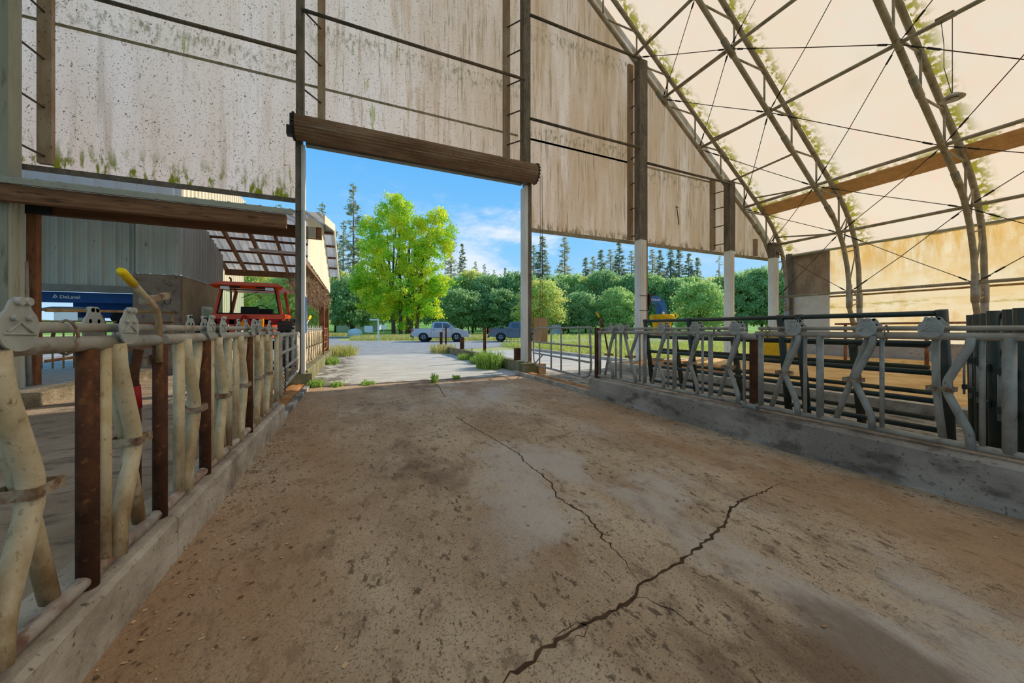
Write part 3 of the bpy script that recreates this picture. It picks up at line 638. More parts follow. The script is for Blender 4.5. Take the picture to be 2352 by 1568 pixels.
# ------------------------------------------------------------------ arch trusses
TY = [10.5, 7.75, 4.52, 1.3]
TL = ['steel lattice arch against the gable wall', 'second steel lattice arch from the gable wall', 'third steel lattice arch from the gable, nearest in view', 'steel lattice arch just right of the view']
for y, lab in zip(TY, TL):
    t = thing('arch_truss', lab, 'truss', (RX + 17.4, y, 0))
    full = lambda pr: [(RX - d, y, z) for d, z in reversed(pr[1:])] + [(RX + d, y, z) for d, z in pr]
    part('inner_chord', MB().tube(full(INN), .078, 14), 'truss', t)
    part('outer_chord', MB().tube(full(OUT), .082, 14), 'truss', t)
    # zigzag web: horizontal strut out, vertical strut back
    d = 4.8
    while d < 15.2:
        zi = zof(INN, d); do = min(d + 1.6, 15.6)
        # horizontal from inner(d) to the outer chord at the same height
        dd = d
        while zof(OUT, dd) > zi: dd += .02
        part('web_strut', MB().tube([(RX + d, y, zi), (RX + dd, y, zi)], .032, 8), 'truss', t)
        if zof(INN, dd) < zi: part('web_strut', MB().tube([(RX + dd, y, zi), (RX + dd, y, zof(INN, dd))], .032, 8), 'truss', t)
        d = dd
    for (a, za), (b, zb) in (((15.9, 5.3), (16.5, 6.0)), ((16.2, 4.75), (16.5, 6.0)), ((16.3, 4.5), (17.2, 4.7)), ((16.62, 3.2), (17.2, 4.7)), ((16.65, 3.1), (17.42, 2.7)), ((16.65, 2.6), (17.42, 2.6)), ((16.65, 2.3), (17.42, 2.5)), ((16.7, 2.2), (17.42, 1.3))):
        part('leg_brace', MB().tube([(RX + a, y, za), (RX + b, y, zb)], .026, 8), 'truss', t)
    part('leg_sleeve', MB().tube([(RX + 17.45, y, 0), (RX + 17.45, y, 2.5)], .095, 12).tube([(RX + 16.645, y, 2.25), (RX + 16.64, y, 3.2)], .092, 12), 'truss_leg', t, 'brighter galvanised leg sleeve')
    for pr, c0, cn in ((INN, 12.2, .5), (INN, 9.0, .5), (INN, 15.0, .4), (OUT, 12.6, .5), (OUT, 15.3, .4)):
        mb = MB(); n = 7; d0, z0 = c0, zof(pr, c0); d1, z1 = c0 + cn, zof(pr, c0 + cn)
        mb.tube([(RX + d0, y, z0), (RX + d1, y, z1)], .094, 10)
        for k in range(n):
            d = c0 + cn * (k + .5) / n; z = zof(pr, d)
            mb.tube([(RX + d - .085, y + .02, z - .12), (RX + d + .085, y + .02, z + .12)], .013, 5)
        part('splice_sleeve', mb, 'truss', t)
    for xx in (16.65, 17.45):
        mb = MB(); mb.tube([(RX + xx, y, 2.3), (RX + xx, y, 2.9)], .105, 10)
        for k in range(6): mb.tube([(RX + xx - .16, y, 2.35 + k * .1), (RX + xx + .16, y, 2.35 + k * .1)], .014, 5)
        part('splice_sleeve', mb, 'truss_leg', t)

# purlin pipes along the building, one run each
PX = [9.6, 11.14, 13.2, 16.0, 17.75, 18.48]
PL = ['highest', 'second highest', 'third', 'fourth', 'fifth', 'lowest']
pz = lambda x: zof(INN, x - RX) + .03
for x, nm in zip(PX, PL):
    single('purlin_pipe', MB().tube([(x + .02, 10.4, pz(x)), (x + .02, 7.75, pz(x)), (x + .02, 4.52, pz(x)), (x + .02, -3, pz(x))], .055, 10), 'truss',
           'long roof pipe through the arches, %s of the six on the right slope' % nm, 'pipe')
single('strut_pipe', MB().tube([(14.76, 10.3, 7.75), (14.72, 7.8, pz(14.72))], .036, 10), 'truss', 'short pipe from the thinner column top to the second arch', 'pipe')
for x, nm in zip(PX[1:5], PL[1:5]):
    single('brace_pipe', MB().tube([(x + .05, 7.85, pz(x) - .03), (x + .75, 10.42, zof(OUT, x + .75 - RX) - .06)], .033, 8), 'truss',
           'slanting brace from the gable arch to the second arch beside the %s roof pipe' % nm, 'pipe')
# crossed tension cables with turnbuckles in every bay
BAY = ['between gable and second arch', 'between second and third arch', 'at the right edge']
for b in range(3):
    ya, yb = TY[b], TY[b + 1]
    for i in range(len(PX) - 1):
        for s in (0, 1):
            xa, xb_ = (PX[i], PX[i + 1]) if s == 0 else (PX[i + 1], PX[i])
            A = Vector((xa, ya, pz(xa) - .02)); Bp = Vector((xb_, yb, pz(xb_) - .02)); dv = Bp - A
            sag = Vector((0, 0, -.02 - .04 * s))
            bay = ['topmost', 'second', 'third', 'fourth', 'lowest'][i]
            t = thing('brace_cable', 'brace cable, %s cross down, %s, %s end toward the gable' % (bay, BAY[b], 'higher' if s == 0 else 'lower'), 'cable', tuple(A), 'crossed brace cables under the roof')
            part('cable', MB().tube([A, A + dv * .5 + sag, Bp], .0125, 6), 'cable', t)
            for f0, f1 in ((.06, .1), (.13, .19), (.9, .95)):
                part('turnbuckle', MB().tube([A + dv * f0 + sag * .3, A + dv * f1 + sag * .4], .026, 6), 'dark', t)
# brown fabric strip along the roof and the hanging disc lamp
mb = MB(); mb.add([(x, y, zof(FAB, x - RX) - .1) for y in (10.4, 7.8, 7.6, 4.6, 4.4, -4) for x in (17.25, 17.72)], [(2 * i, 2 * i + 1, 2 * i + 3, 2 * i + 2) for i in (0, 1, 2, 3, 4)])
vs = list(mb.v); mb2 = MB()
for i in range(5):
    a, b_, c_, d_ = vs[2 * i], vs[2 * i + 1], vs[2 * i + 3], vs[2 * i + 2]
    mb2.prism([a, b_, c_, d_], (-.02, 0, -.03))
single('roof_strip', mb2, 'roof_pocket', 'brown fabric strip running along the roof above the right eave', 'strip')
lx, ly, lz = 13.3, 3.6, 7.0
t = thing('hanging_lamp', 'disc lamp hanging on a cord below the roof', 'lamp', (lx, ly, lz))
part('shade', MB().lathe((lx, ly, lz), [(.04, .13), (.09, .12), (.18, .05), (.21, .02), (.21, 0), (.18, -.01), (.1, .015), (.02, .02)], 'z', 28), 'truss_leg', t)
part('lens', MB().lathe((lx, ly, lz - .02), [(.1, .02), (.1, .0), (.03, -.01)], 'z', 20), 'plate', t, 'pale round lens')
part('cord', MB().tube([(lx, ly, lz + .12), (lx, ly, pz(13.2) + .0)], .008, 6).tube([(lx + .03, ly + .02, lz + .15), (lx - .12, ly + .1, lz + .8), (lx - .05, ly + .12, lz + 1.4), (lx - .12, ly + .15, pz(13.2))], .007, 6), 'cable', t)
part('bracket', MB().box(lx - .12, lx + .08, ly - .05, ly + .25, pz(13.2) + .02, pz(13.2) + .1), 'wood', t)

# ------------------------------------------------------------------ right-hand side wall
mb = MB(); mb.box(19.62, 19.85, -6, 10.4, -.2, .85); struct('wall_right', mb, 'wall_conc')
mb = MB(); ny_, nz_ = 90, 14
for j in range(nz_ + 1):
    z = .86 + (5.06 - .86) * j / nz_; k = max(0, (j / nz_ - .3)) ** 1.3
    for i in range(ny_ + 1):
        y = 8.95 - 15 * i / ny_
        mb.v.append((19.68 + k * (.07 * math.sin(y * 5.1 + z * 1.6) + .05 * math.sin(y * 9.3 - z * 2.2)) + .05 * math.sin(y * .9), y, z))
mb.f = [(j * (ny_ + 1) + i, j * (ny_ + 1) + i + 1, (j + 1) * (ny_ + 1) + i + 1, (j + 1) * (ny_ + 1) + i) for j in range(nz_) for i in range(ny_)]
mb.mi = [0] * len(mb.f); mb.sm = [True] * len(mb.f)
o = single('side_curtain', mb, 'curtain', 'yellowish translucent curtain closing the right side of the barn', 'curtain')
t = thing('wall_panel', 'stained brown and white sheet panel in the right barn corner', 'wall panel', (19.7, 9.66, .86))
part('upper_board', MB().box(19.66, 19.72, 8.95, 10.38, 3.05, 5.1), 'board', t)
part('middle_board', MB().box(19.66, 19.72, 8.95, 10.38, 1.95, 3.04), 'board_white', t)
part('lower_board', MB().box(19.65, 19.72, 8.95, 10.38, .86, 1.94), 'board_white', t)
single('corner_post', MB().box(19.55, 19.8, 10.42, 10.68, 0, 5.1), 'post', 'dark square post at the right barn corner', 'post')
single('eave_pipe', MB().tube([(19.56, 10.4, 4.98), (19.56, -4, 4.98)], .055, 10), 'flash', 'grey pipe along the top of the side curtain', 'pipe')
single('curtain_pipe', MB().tube([(19.56, 8.9, 2.85), (19.56, -4, 2.85)], .04, 10), 'yellow_pipe', 'yellowish pipe across the middle of the side curtain', 'pipe')
t = thing('neck_rail', 'rusty pipe rail on red posts along the far side of the sawdust bed', 'rail', (16.2, 4, .2))
part('rail', MB().tube([(16.2, 7.2, 1.58), (16.2, -3, 1.58)], .035, 8), 'orange_pipe', t)
for y in (6.9, 4.9, 2.9): part('post', MB().tube([(16.2, y, .12), (16.2, y, 1.6)], .05, 8), 'rust_brown', t)

# ------------------------------------------------------------------ feed fences with self-locking neck bars
def smooth_bend(pts, k=3):
    """rounded elbows on a polyline"""
    P = [Vector(p) for p in pts]; out = [P[0]]
    for a, b, c in zip(P, P[1:], P[2:]):
        r_ = min((b - a).length, (c - b).length) * .32
        p0 = b + (a - b).normalized() * r_; p1 = b + (c - b).normalized() * r_
        for i in range(k + 1):
            t = i / k; out.append(p0 * (1 - t) ** 2 + b * 2 * t * (1 - t) + p1 * t * t)
    out.append(P[-1]); return out

def headlock(par, X, y0, zb, face, shut, mtl, seg=14, wide=1.0):
    """face = +1 when the feed alley lies on the +x side"""
    q = lambda z: zb + (z - .44) * (1.33 - zb) / .89 if z < 1.33 else z
    xo = X + face * .0
    if shut == 'half':
        bar = [(-.01, 1.32), (-.01, .89), (-.05, .46)]; bent = [(-.22, 1.33), (-.21, 1.25), (-.09, .96), (-.09, .86), (-.21, .56), (-.22, .42)]; th = -.27; c0, c1 = -.01, -.09
    elif shut:
        bar = [(.01, 1.32), (.14, .89), (.27, .46)]; bent = [(-.05, 1.33), (-.035, 1.23), (.085, .94), (.09, .86), (-.03, .57), (-.04, .44)]; th = -.1; c0, c1 = .145, .085
    else:
        bar = [(0, 1.32), (-.14, .89), (-.3, .47)]; bent = [(-.39, 1.33), (-.37, 1.24), (-.235, .95), (-.235, .86), (-.35, .58), (-.36, .44)]; th = -.43; c0, c1 = -.15, -.235
    part('neck_bar', MB().tube(smooth_bend([(xo - face * .028, y0 + a, q(z)) for a, z in bar]), .026 if face < 0 else .03, seg), mtl, par)
    part('bent_bar', MB().tube(smooth_bend([(xo + face * .026, y0 + a, q(z)) for a, z in bent]), .029 if face < 0 else .034, seg), mtl, par)
    part('slim_upright', MB().tube([(xo, y0 + th, zb), (xo, y0 + th, 1.33)], .018, seg), mtl, par)
    # collar joining the pair
    mb = MB(); zc = q(.89)
    ya, yb = min(c0, c1) - .036, max(c0, c1) + .036
    for x0, x1 in ((-.062, -.054), (.056, .064)): mb.box(xo + x0, xo + x1, y0 + ya, y0 + yb, zc - .02, zc + .02)
    mb.box(xo - .054, xo + .056, y0 + ya, y0 + ya + .008, zc - .02, zc + .02); mb.box(xo - .054, xo + .056, y0 + yb - .008, y0 + yb, zc - .02, zc + .02)
    part('collar', mb, 'rust_clamp', par)
    # stamped latch plates either side of the rails
    for s, bolts in ((1, True), (-1, False)):
        x = X + face * (.045 if s > 0 else -.075)
        out = []
        for k in range(28):
            a = 2 * PI * k / 28; r_ = .08 * (1.0 if math.sin(a) > -.2 else 1.0 + .12 * (-math.sin(a) - .2)) * wide
            yy, zz = r_ * math.cos(a), .074 * math.sin(a) * (1.0 if math.sin(a) > 0 else 1.1)
            if math.sin(a) > .86: zz += .022
            out.append((x, y0 + yy, 1.405 + zz))
        mb = MB(); mb.prism(out, (face * s * .007, 0, 0))
        xf = x + face * s * .009
        for (p, r2) in (((-.03, .032), .011), ((.03, .032), .011), ((-.012, .088), .014), ((.022, .088), .014)):
            mb.tube([(x, y0 + p[0], 1.405 + p[1]), (x + face * s * .02, y0 + p[0], 1.405 + p[1])], r2, 8)
        for a, b in (((-.064, -.02), (.06, -.025)), ((-.05, -.015), (.0, .018)), ((0, .018), (.048, -.02))):
            mb.tube([(xf, y0 + a[0], 1.405 + a[1]), (xf, y0 + b[0], 1.405 + b[1])], .0045, 5)
        part('latch_plate', mb, 'plate', par)
    part('latch_tongue', MB().obox((X - face * .072, y0 + bar[0][0] + (.015 if shut else -.015), 1.27), (.01, .05, .15), Matrix.Rotation((.32 if shut else -.32), 3, 'X')), 'plate', par)

def feed_panel(X, ya, yb, zb, face, label, locks, ups, rail, mtl, rodm='galv_rail', grp=None, seg=14):
    t = thing('headlock_panel', label, 'feed fence', (X, (ya + yb) / 2, zb - .03), grp)
    part('top_rail', MB().tube([(X, ya, 1.335), (X, (ya + yb) / 2, 1.337), (X, yb, 1.335)], .033, 16), rail, t)
    part('control_rod', MB().tube([(X - face * .012, ya + .03, 1.405), (X - face * .012, yb - .03, 1.405)], .021, 12), rodm, t)
    part('bottom_rail', MB().tube([(X, ya, zb), (X, yb, zb)], .03, 14), 'galv_rusty' if mtl == 'galv' else rail, t)
    for y, r_ in ups: part('upright', MB().tube([(X, y, zb), (X, y, 1.33)], r_, seg), mtl, t)
    for y, shut in locks: headlock(t, X, y, zb, face, shut, mtl, seg)
    for y in [a + .3 for a, s in locks[::2]]:
        mb = MB()
        for k in range(14):
            a = 2 * PI * k / 13; mb.v.append((0, 0, 0)); mb.v.pop()
        mb.tube([(X + .037 * math.cos(2 * PI * k / 12), y, 1.365 + .07 * math.sin(2 * PI * k / 12)) for k in range(13)], .006, 5)
        part('retaining_ring', mb, 'rust_clamp', t)
    return t
XR, XL = 4.65, -1.09
feed_panel(XR, 3.0, 6.08, .425, -1, 'grey headlock feed fence on the right kerb, far section next to the gate', [(5.64, True), (5.33, False), (4.37, True), (3.74, True), (3.13, True)],
           [(6.04, .028), (5.4, .026), (4.78, .033), (4.14, .033), (3.51, .033)], 'galv_rail', 'galv_cool')
feed_panel(XR, -1.5, 2.88, .425, -1, 'grey headlock feed fence on the right kerb, section nearest the camera', [(2.44, True), (1.8, True), (1.37, 'half')],
           [(2.82, .03), (2.2, .033), (.97, .037), (.3, .033)], 'galv_rail', 'galv_cool')
feed_panel(XL, -.6, 2.76, .3, 1, 'rust flecked cream headlock fence nearest the camera on the left kerb', [(1.755, True), (2.385, True), (1.12, True)], [(1.45, .03), (2.3, .024)], 'galv_rail', 'galv')
feed_panel(XL, 2.84, 6.28, .3, 1, 'cream headlock feed fence on the left kerb, section ending at the gate', [(3.47, False), (3.74, True), (4.68, False), (4.97, True), (5.45, True)],
           [(3.06, .03), (3.58, .022), (4.05, .03), (4.3, .022), (4.8, .022), (5.22, .03), (5.77, .03), (6.2, .03)], 'galv_rail', 'galv')
feed_panel(-1.32, 10.75, 16.4, .42, 1, 'pale headlock feed fence on the outside kerb beyond the left door post', [(11.3 + .64 * k, True) for k in range(8)], [(10.85 + .64 * k, .03) for k in range(9)], 'galv_rail', 'galv', seg=8)
def post(x, y, z0, z1, r, m, label, name='fence_post', cat='post'):
    return single(name, MB().tube([(x, y, z0), (x, y, z1)], r, 16), m, label, cat)
post(-1.085, 2.175, .26, 1.31, .036, 'rust', 'thick rusted fence post nearest the camera on the left')
post(-1.085, 2.8, .26, 1.31, .034, 'rust', 'dark rusted post under the yellow handled lever on the left')
post(-1.085, 3.49, .26, 1.31, .036, 'rust', 'rusted post behind the paired latch plates on the left kerb')
post(-1.085, 4.72, .26, 1.31, .036, 'rust', 'rusted post in the middle of the far left feed fence')
single('fence_post', MB().box(4.66, 4.74, 2.89, 2.97, .36, 1.31), 'rust', 'square rusted post between the two right fence sections', 'post')
single('fence_post', MB().box(4.62, 4.72, 6.1, 6.18, .36, 1.42), 'rust', 'rusted post at the gate end of the right feed fence', 'post')
mb = MB()
for z in (.4, 1.3): mb.tube([(XR, 2.86, z + .0), (XR, 3.04, z)], .042, 12)
mb.box(4.63, 4.76, 2.86, 3.0, .37, .4).box(4.63, 4.76, 2.86, 3.0, 1.27, 1.31).box(4.72, 4.76, 2.9, 2.95, .4, 1.3)
single('post_clamp', mb, 'galv_cool', 'grey saddle clamp joining the right fence sections at the square post', 'clamp')
# release levers
t = thing('release_lever', 'bent headlock lever with yellow grip on the left fence', 'lever', (XL, 2.76, 1.3))
XV = -1.075
part('arm', MB().tube(smooth_bend([(XV, 2.77, 1.2), (XV, 2.765, 1.42), (XV, 2.735, 1.515), (XV, 2.58, 1.595), (XV, 2.48, 1.645)]), .016, 14), 'galv', t)
part('grip', MB().tube([(XV, 2.5, 1.635), (XV, 2.4, 1.685), (XV, 2.385, 1.692)], [.02, .02, .014], 16), 'yellow_grip', t, 'yellow vinyl grip')
part('catch_bracket', MB().obox((XV - .01, 2.755, 1.582), (.035, .29, .036), Matrix.Rotation(.2, 3, 'X')), 'rust_clamp', t)
part('wire_loop', MB().tube([(XV, 2.86 + .045 * math.cos(a * .5), 1.585 + .035 * math.sin(a * .5)) for a in range(-7, 3)], .003, 5), 'dark', t)
part('lower_arm', MB().tube(smooth_bend([(XL - .05, 2.7, 1.28), (XL - .06, 2.67, 1.14), (XL - .06, 2.7, .95), (XL - .06, 2.7, .5)]), .022, 12), 'rust', t)
part('red_band', MB().tube([(XL - .06, 2.682, 1.08), (XL - .06, 2.7, .95)], .026, 12), 'red_dark', t, 'red band')
part('lower_plate', MB().obox((XL - .05, 2.86, 1.22), (.02, .2, .06), Matrix.Rotation(.1, 3, 'X')), 'rust_clamp', t)
t = thing('release_lever', 'thin yellow headlock lever at the gate end of the right fence', 'lever', (4.7, 5.9, 1.0))
part('arm', MB().tube(smooth_bend([(4.72, 5.86, .93), (4.72, 5.94, 1.2), (4.71, 5.98, 1.42), (4.7, 6.06, 1.56), (4.7, 6.2, 1.72)]), .017, 10), 'rust', t)
part('grip', MB().tube([(4.7, 6.12, 1.63), (4.7, 6.22, 1.745)], .021, 10), 'yellow', t)
part('catch_bracket', MB().obox((4.7, 6.1, 1.53), (.03, .04, .15), Matrix.Rotation(.4, 3, 'X')), 'rust_clamp', t)

# tube gates
def tube_gate(label, P0, P1, z0, rails, ups, mtl, r_=.024, brace=True):
    P0, P1 = Vector(P0), Vector(P1); d = (P1 - P0)
    at = lambda f, z: (P0.x + d.x * f, P0.y + d.y * f, z)
    t = thing('tube_gate', label, 'gate', tuple((P0 + P1) / 2)); zt, zl = rails[-1], rails[0]
    part('gate_frame', MB().tube(smooth_bend([at(.98, zt - .12), at(1, zt), at(.5, zt), at(0, zt), at(0, zl), at(.5, zl), at(1, zl), at(.98, zt - .1)]), r_, 10), mtl, t)
    for z in rails[1:-1]: part('rail', MB().tube([at(0, z), at(1, z)], r_ * .9, 8), mtl, t)
    for f in ups: part('gate_upright', MB().tube([at(f, zl), at(f, zt)], r_ * .8, 8), mtl, t)
    if brace: part('brace', MB().tube([at(.02, zl + .02), at(.2, zl + .33)], r_ * .7, 8), mtl, t)
    return t
tube_gate('galvanised tube gate from the right door post to the feed fence', (4.98, 9.72, 0), (4.72, 6.42, 0), 0, [.3, .66, 1.0, 1.43], [.14, .38, .56, .84], 'galv_cool', .026)
g = tube_gate('cream tube gate between left feed fence and left door post', (-1.12, 6.6, 0), (-1.28, 9.75, 0), 0, [.42, .72, 1.0, 1.3], [.3, .62, .9], 'galv_rail', .032, False)
part('latch_tube', MB().tube(smooth_bend([(-1.08, 6.42, 1.32), (-1.08, 6.36, 1.25), (-1.08, 6.38, .42), (-1.09, 6.46, .36)]), .036, 12), 'galv_rail', g)
mb = MB()
for k in range(20): mb.tube([(-1.05, 6.6, 1.0 - k * .03), (-1.05 + (.012 if k % 2 else 0), 6.6 + (0 if k % 2 else .012), .968 - k * .03)], .009, 5)
part('chain', mb, 'dark', g)
tube_gate('brown tube gate at the far end of the outside left kerb', (-1.32, 16.55, 0), (-1.32, 19.0, 0), 0, [.5, .8, 1.1, 1.42], [.3, .65], 'rust_brown', .035, False)
for y, z1 in ((16.5, 3.2), (19.1, 3.0)):
    single('shed_post', MB().box(-1.42, -1.24, y - .08, y + .08, .32, z1 if y < 17 else 3.0), 'rust_brown', 'brown post under the cream gable end, %s' % ('nearer of two' if y < 17 else 'farther of two'), 'post')
# stub posts on the outside right kerb
for y, z, r_, lab in ((22.5, 1.2, .075, 'short square rusted post at the far end of the outside kerb'), (21.2, 1.53, .045, 'tall thin rusted post near the far end of the outside kerb'), (17.6, .95, .09, 'stubby rusted post midway along the outside kerb'),
                      (14.1, 1.5, .05, 'tall rusted post nearest the doorway on the outside kerb'), (10.75, .76, .1, 'stubby brown post on the kerb beside the right door post')):
    single('stub_post', MB().box(4.92 - r_, 4.92 + r_, y - r_, y + r_, .34, z), 'rust', lab, 'post')
for y, lab in ((15.9, 'farther small anchor bolt on the outside kerb'), (12.3, 'nearer small anchor bolt on the outside kerb')):
    single('anchor_bolt', MB().tube([(4.92, y, .34), (4.92, y, .5)], .018, 8), 'rust', lab, 'bolt')

ORD = ['first', 'second', 'third', 'fourth', 'fifth', 'sixth', 'seventh', 'eighth', 'ninth', 'tenth', 'eleventh', 'twelfth', 'thirteenth', 'fourteenth', 'fifteenth']
# dark green pen panels
def pen_panel(xt, xbm, y0, y1, zr, label, mtl, legs, r_=.03, zb=.02, grp=None, end_r=.05):
    zt = zr[0]; X = lambda z: xbm + (xt - xbm) * (z - zb) / (zt - zb)
    t = thing('pen_panel', label, 'cattle panel', (xbm, (y0 + y1) / 2, zb), grp)
    for z in zr: part('rail', MB().tube([(X(z), y0, z), (X(z), y1, z)], r_, 10), mtl, t)
    for y in legs: part('leg', MB().tube([(X(zb), y, zb), (X(zt + .04), y, zt + .04)], end_r, 10), mtl, t)
    return t
pen_panel(6.0, 6.23, 1.68, 6.2, [1.575, 1.23, .89, .56, .22], 'dark green pipe panel leaning behind the right feed fence', 'green', [1.7, 3.1, 3.35, 5.0, 6.15], .034)
pen_panel(6.3, 6.55, 1.9, 6.0, [1.2, .93, .62, .3], 'lower dusty green panel behind the dark green one', 'olive', [2.6, 4.3, 5.6], .03)
for i, (x, y1) in enumerate(((7.3, 1.81), (6.95, 1.67), (6.6, 1.53), (5.8, 1.30), (5.5, 1.14), (5.2, 1.02))):
    t = pen_panel(x, x + .08, y1 - 3.2, y1, [1.54, 1.18, .84, .5, .17], 'dark green panel stacked at the right edge, its post %s from the left' % ORD[i], 'green', [y1, y1 - 1.6], .03, end_r=.05, grp='stacked green pen panels')
    part('hinge_lug', MB().box(x - .1, x + .12, y1 + .02, y1 + .06, .98, 1.05), 'green', t)
    part('hinge_lug', MB().box(x - .1, x + .12, y1 + .02, y1 + .06, .62, .68), 'green', t)
    part('hinge_pin', MB().tube([(x - .06, y1 + .05, .55), (x - .06, y1 + .05, 1.02)], .012, 6), 'galv_cool', t)
single('wire_scrap', MB().tube([(6.42, 2.6, .7), (6.4, 2.64, .9), (6.36, 2.6, .96), (6.4, 2.46, .9), (6.44, 2.4, .95)], .011, 6), 'rust', 'bent rusty wire hanging behind the right panels', 'wire')

# swinging cow brush on the column
t = thing('cow_brush', 'blue swinging cow brush with yellow bristles on the gable column', 'cow brush', (10.45, 10.25, 1.15))
def ribbon(path, hw, y0, y1):
    """boxy curved arm: path of (x, z), half depth hw"""
    mb = MB(); P = [Vector((a, 0, b)) for a, b in path]; n = len(P)
    for i in range(n):
        d = (P[min(i + 1, n - 1)] - P[max(i - 1, 0)]).normalized(); nn = Vector((-d.z, 0, d.x)) * hw
        a, b = P[i] + nn, P[i] - nn
        mb.v += [(a.x, y0, a.z), (a.x, y1, a.z), (b.x, y1, b.z), (b.x, y0, b.z)]
    for i in range(n - 1):
        for k in range(4):
            mb.f.append((i * 4 + k, i * 4 + (k + 1) % 4, i * 4 + 4 + (k + 1) % 4, i * 4 + 4 + k)); mb.mi.append(1 if k == 0 else 0); mb.sm.append(False)
    mb.f += [(3, 2, 1, 0), tuple((n - 1) * 4 + k for k in range(4))]; mb.mi += [0, 0]; mb.sm += [False, False]
    return mb
path = [(10.05, 2.5), (10.35, 2.52), (10.55, 2.48), (10.7, 2.38), (10.78, 2.22), (10.8, 2.05), (10.8, 1.93)]
arm = part('arm', ribbon(path, .13, 10.08, 10.38), ['blue_bright', 'rust_brown'], t)
text_mesh(arm, 'DeLaval', (10.1, 10.078, 2.46), (1, 0, .03), (0, 0, 1), .11)
part('pivot_bracket', MB().box(10.02, 10.1, 10.05, 10.35, 2.3, 2.68).box(10.02, 10.3, 10.1, 10.3, 2.66, 2.72).box(10.02, 10.1, 10.1, 10.35, 2.1, 2.3), 'dark', t)
part('strap', MB().box(9.57, 10.04, 10.09, 10.105, 2.63, 2.65).box(9.57, 10.04, 10.09, 10.105, 2.08, 2.1), 'dark', t)
part('hinge_disc', MB().lathe((10.72, 10.07, 2.0), [(.06, -.01), (.06, .01)], 'y', 14), 'white', t)
mb = MB(); seg = 40; prof_ = [(.12, 1.95), (.42, 1.95), (.45, 1.88), (.44, 1.74), (.36, 1.7), (.33, 1.5), (.32, 1.3), (.30, 1.14), (.1, 1.1)]
mb.lathe((10.82, 10.23, 0), prof_, 'z', seg); rr = random.Random(5)
for k in range(700):
    a = rr.uniform(0, 2 * PI); z = rr.uniform(1.14, 1.95); r0 = .44 if z > 1.72 else .32
    p = Vector((10.82 + r0 * math.cos(a), 10.23 + r0 * math.sin(a), z)); dd = Vector((math.cos(a), math.sin(a), rr.uniform(-.3, .5))) * rr.uniform(.02, .07); s_ = Vector((-math.sin(a), math.cos(a), 0)) * .006
    mb.quad(p - s_, p + s_, p + dd)
part('bristles', mb, 'bristle', t)
part('motor', MB().lathe((10.82, 10.23, 1.94), [(.12, 0), (.12, .1), (.08, .14)], 'z', 16), 'dark', t)
# yellow spreader parked in the bedding behind the panels
t = thing('yellow_spreader', 'yellow machine with wooden sides parked beyond the green panels', 'machine', (15.5, 8.6, .2))
OX = 3.5
part('hood', MB().prism([(OX + 11.4, 8.2, 1.0), (OX + 12.9, 8.2, .9), (OX + 12.9, 8.2, 1.0), (OX + 12.2, 8.2, 1.3), (OX + 11.4, 8.2, 1.32)], (0, .9, 0)), 'yellow', t)
part('frame', MB().box(OX + 11.4, OX + 11.9, 8.25, 9.0, .32, 1.0), 'yellow', t)
part('wooden_side', MB().box(OX + 11.95, OX + 12.45, 8.3, 9.0, .3, .85), 'wood', t)
part('wooden_side', MB().box(OX + 12.5, OX + 13.1, 8.3, 9.0, .3, .85), 'rust_brown', t)
for x in (OX + 11.7, OX + 12.8): part('wheel', MB().lathe((x, 9.1, .4), [(.12, -.08), (.2, -.07), (.2, .07), (.12, .08)], 'y', 18), 'rubber', t)

# ------------------------------------------------------------------ lean-to shed and milking building on the left
single('front_beam', MB().box(-9, -1.53, 9.74, 9.92, 3.78, 4.08), 'wood_beam', 'rough brown timber beam across the left opening', 'beam')
mb = MB(); mb.prism([(-9, 9.66, 4.08), (-9, 9.66, 4.2), (-9, 9.78, 4.23), (-9, 10.0, 4.27), (-9, 10.0, 4.24), (-9, 9.72, 4.19), (-9, 9.72, 4.08)], (7.62, 0, 0))
single('roof_flashing', mb, 'flash', 'long grey metal flashing on top of the front timber beam', 'flashing')
single('back_beam', MB().box(-9, -.86, 10.62, 10.76, 3.78, 4.08), 'wood_dark', 'dark timber beam just behind the front beam', 'beam')
single('shed_post', MB().box(-6.2, -6.06, 10.62, 10.76, .23, 3.78), 'rust_brown', 'rust brown steel post at the end of the yellow railing', 'post')
single('steel_plate', MB().box(-6.42, -5.82, 10.56, 10.61, 3.76, 3.98).tube([(-6.3, 10.54, 3.9), (-6.3, 10.57, 3.9)], .03, 8).tube([(-5.95, 10.54, 3.9), (-5.95, 10.57, 3.9)], .03, 8), 'dark', 'bolted dark plate where the brown post meets the beam', 'plate')
single('steel_pipe', MB().tube([(-6.1, 10.42, 2.75), (-6.085, 10.5, .24)], .042, 12), 'galv_cool', 'pale steel pipe leaning beside the brown post', 'pipe')
single('rail_stub', MB().tube([(-7.2, 9.9, 2.3), (-6.3, 9.9, 2.28)], .06, 12), 'yellow_pipe', 'yellowish pipe end behind the left column', 'pipe')
# lean-to roof: near slope up to the ridge, far slope down to the eave
RY, RZ, EY, EZ = 15.2, 5.35, 18.75, 4.0
def roof_sheet(name, y0, z0, y1, z1, x0=-9, x1=-.8):
    mb = MB(); n = int((x1 - x0) / .075); vs = []
    for i in range(n + 1):
        x = x0 + (x1 - x0) * i / n; h = .03 if i % 4 == 0 else 0
        vs += [(x, y0, z0 + h), (x, y1, z1 + h)]
    mb.add(vs, [(2 * i, 2 * i + 2, 2 * i + 3, 2 * i + 1) for i in range(n)]); return mb
sh = thing('shed_roof', 'corrugated lean-to roof on brown rafters over the tractor', 'roof', (-5, 15, 3.7))
part('near_sheet', roof_sheet('n', 9.98, 4.28, RY, RZ), 'tin', sh)
part('far_sheet', roof_sheet('f', RY, RZ, EY + .3, EZ - .1), 'tin', sh)
sl = math.atan2(RZ - EZ, EY - RY)
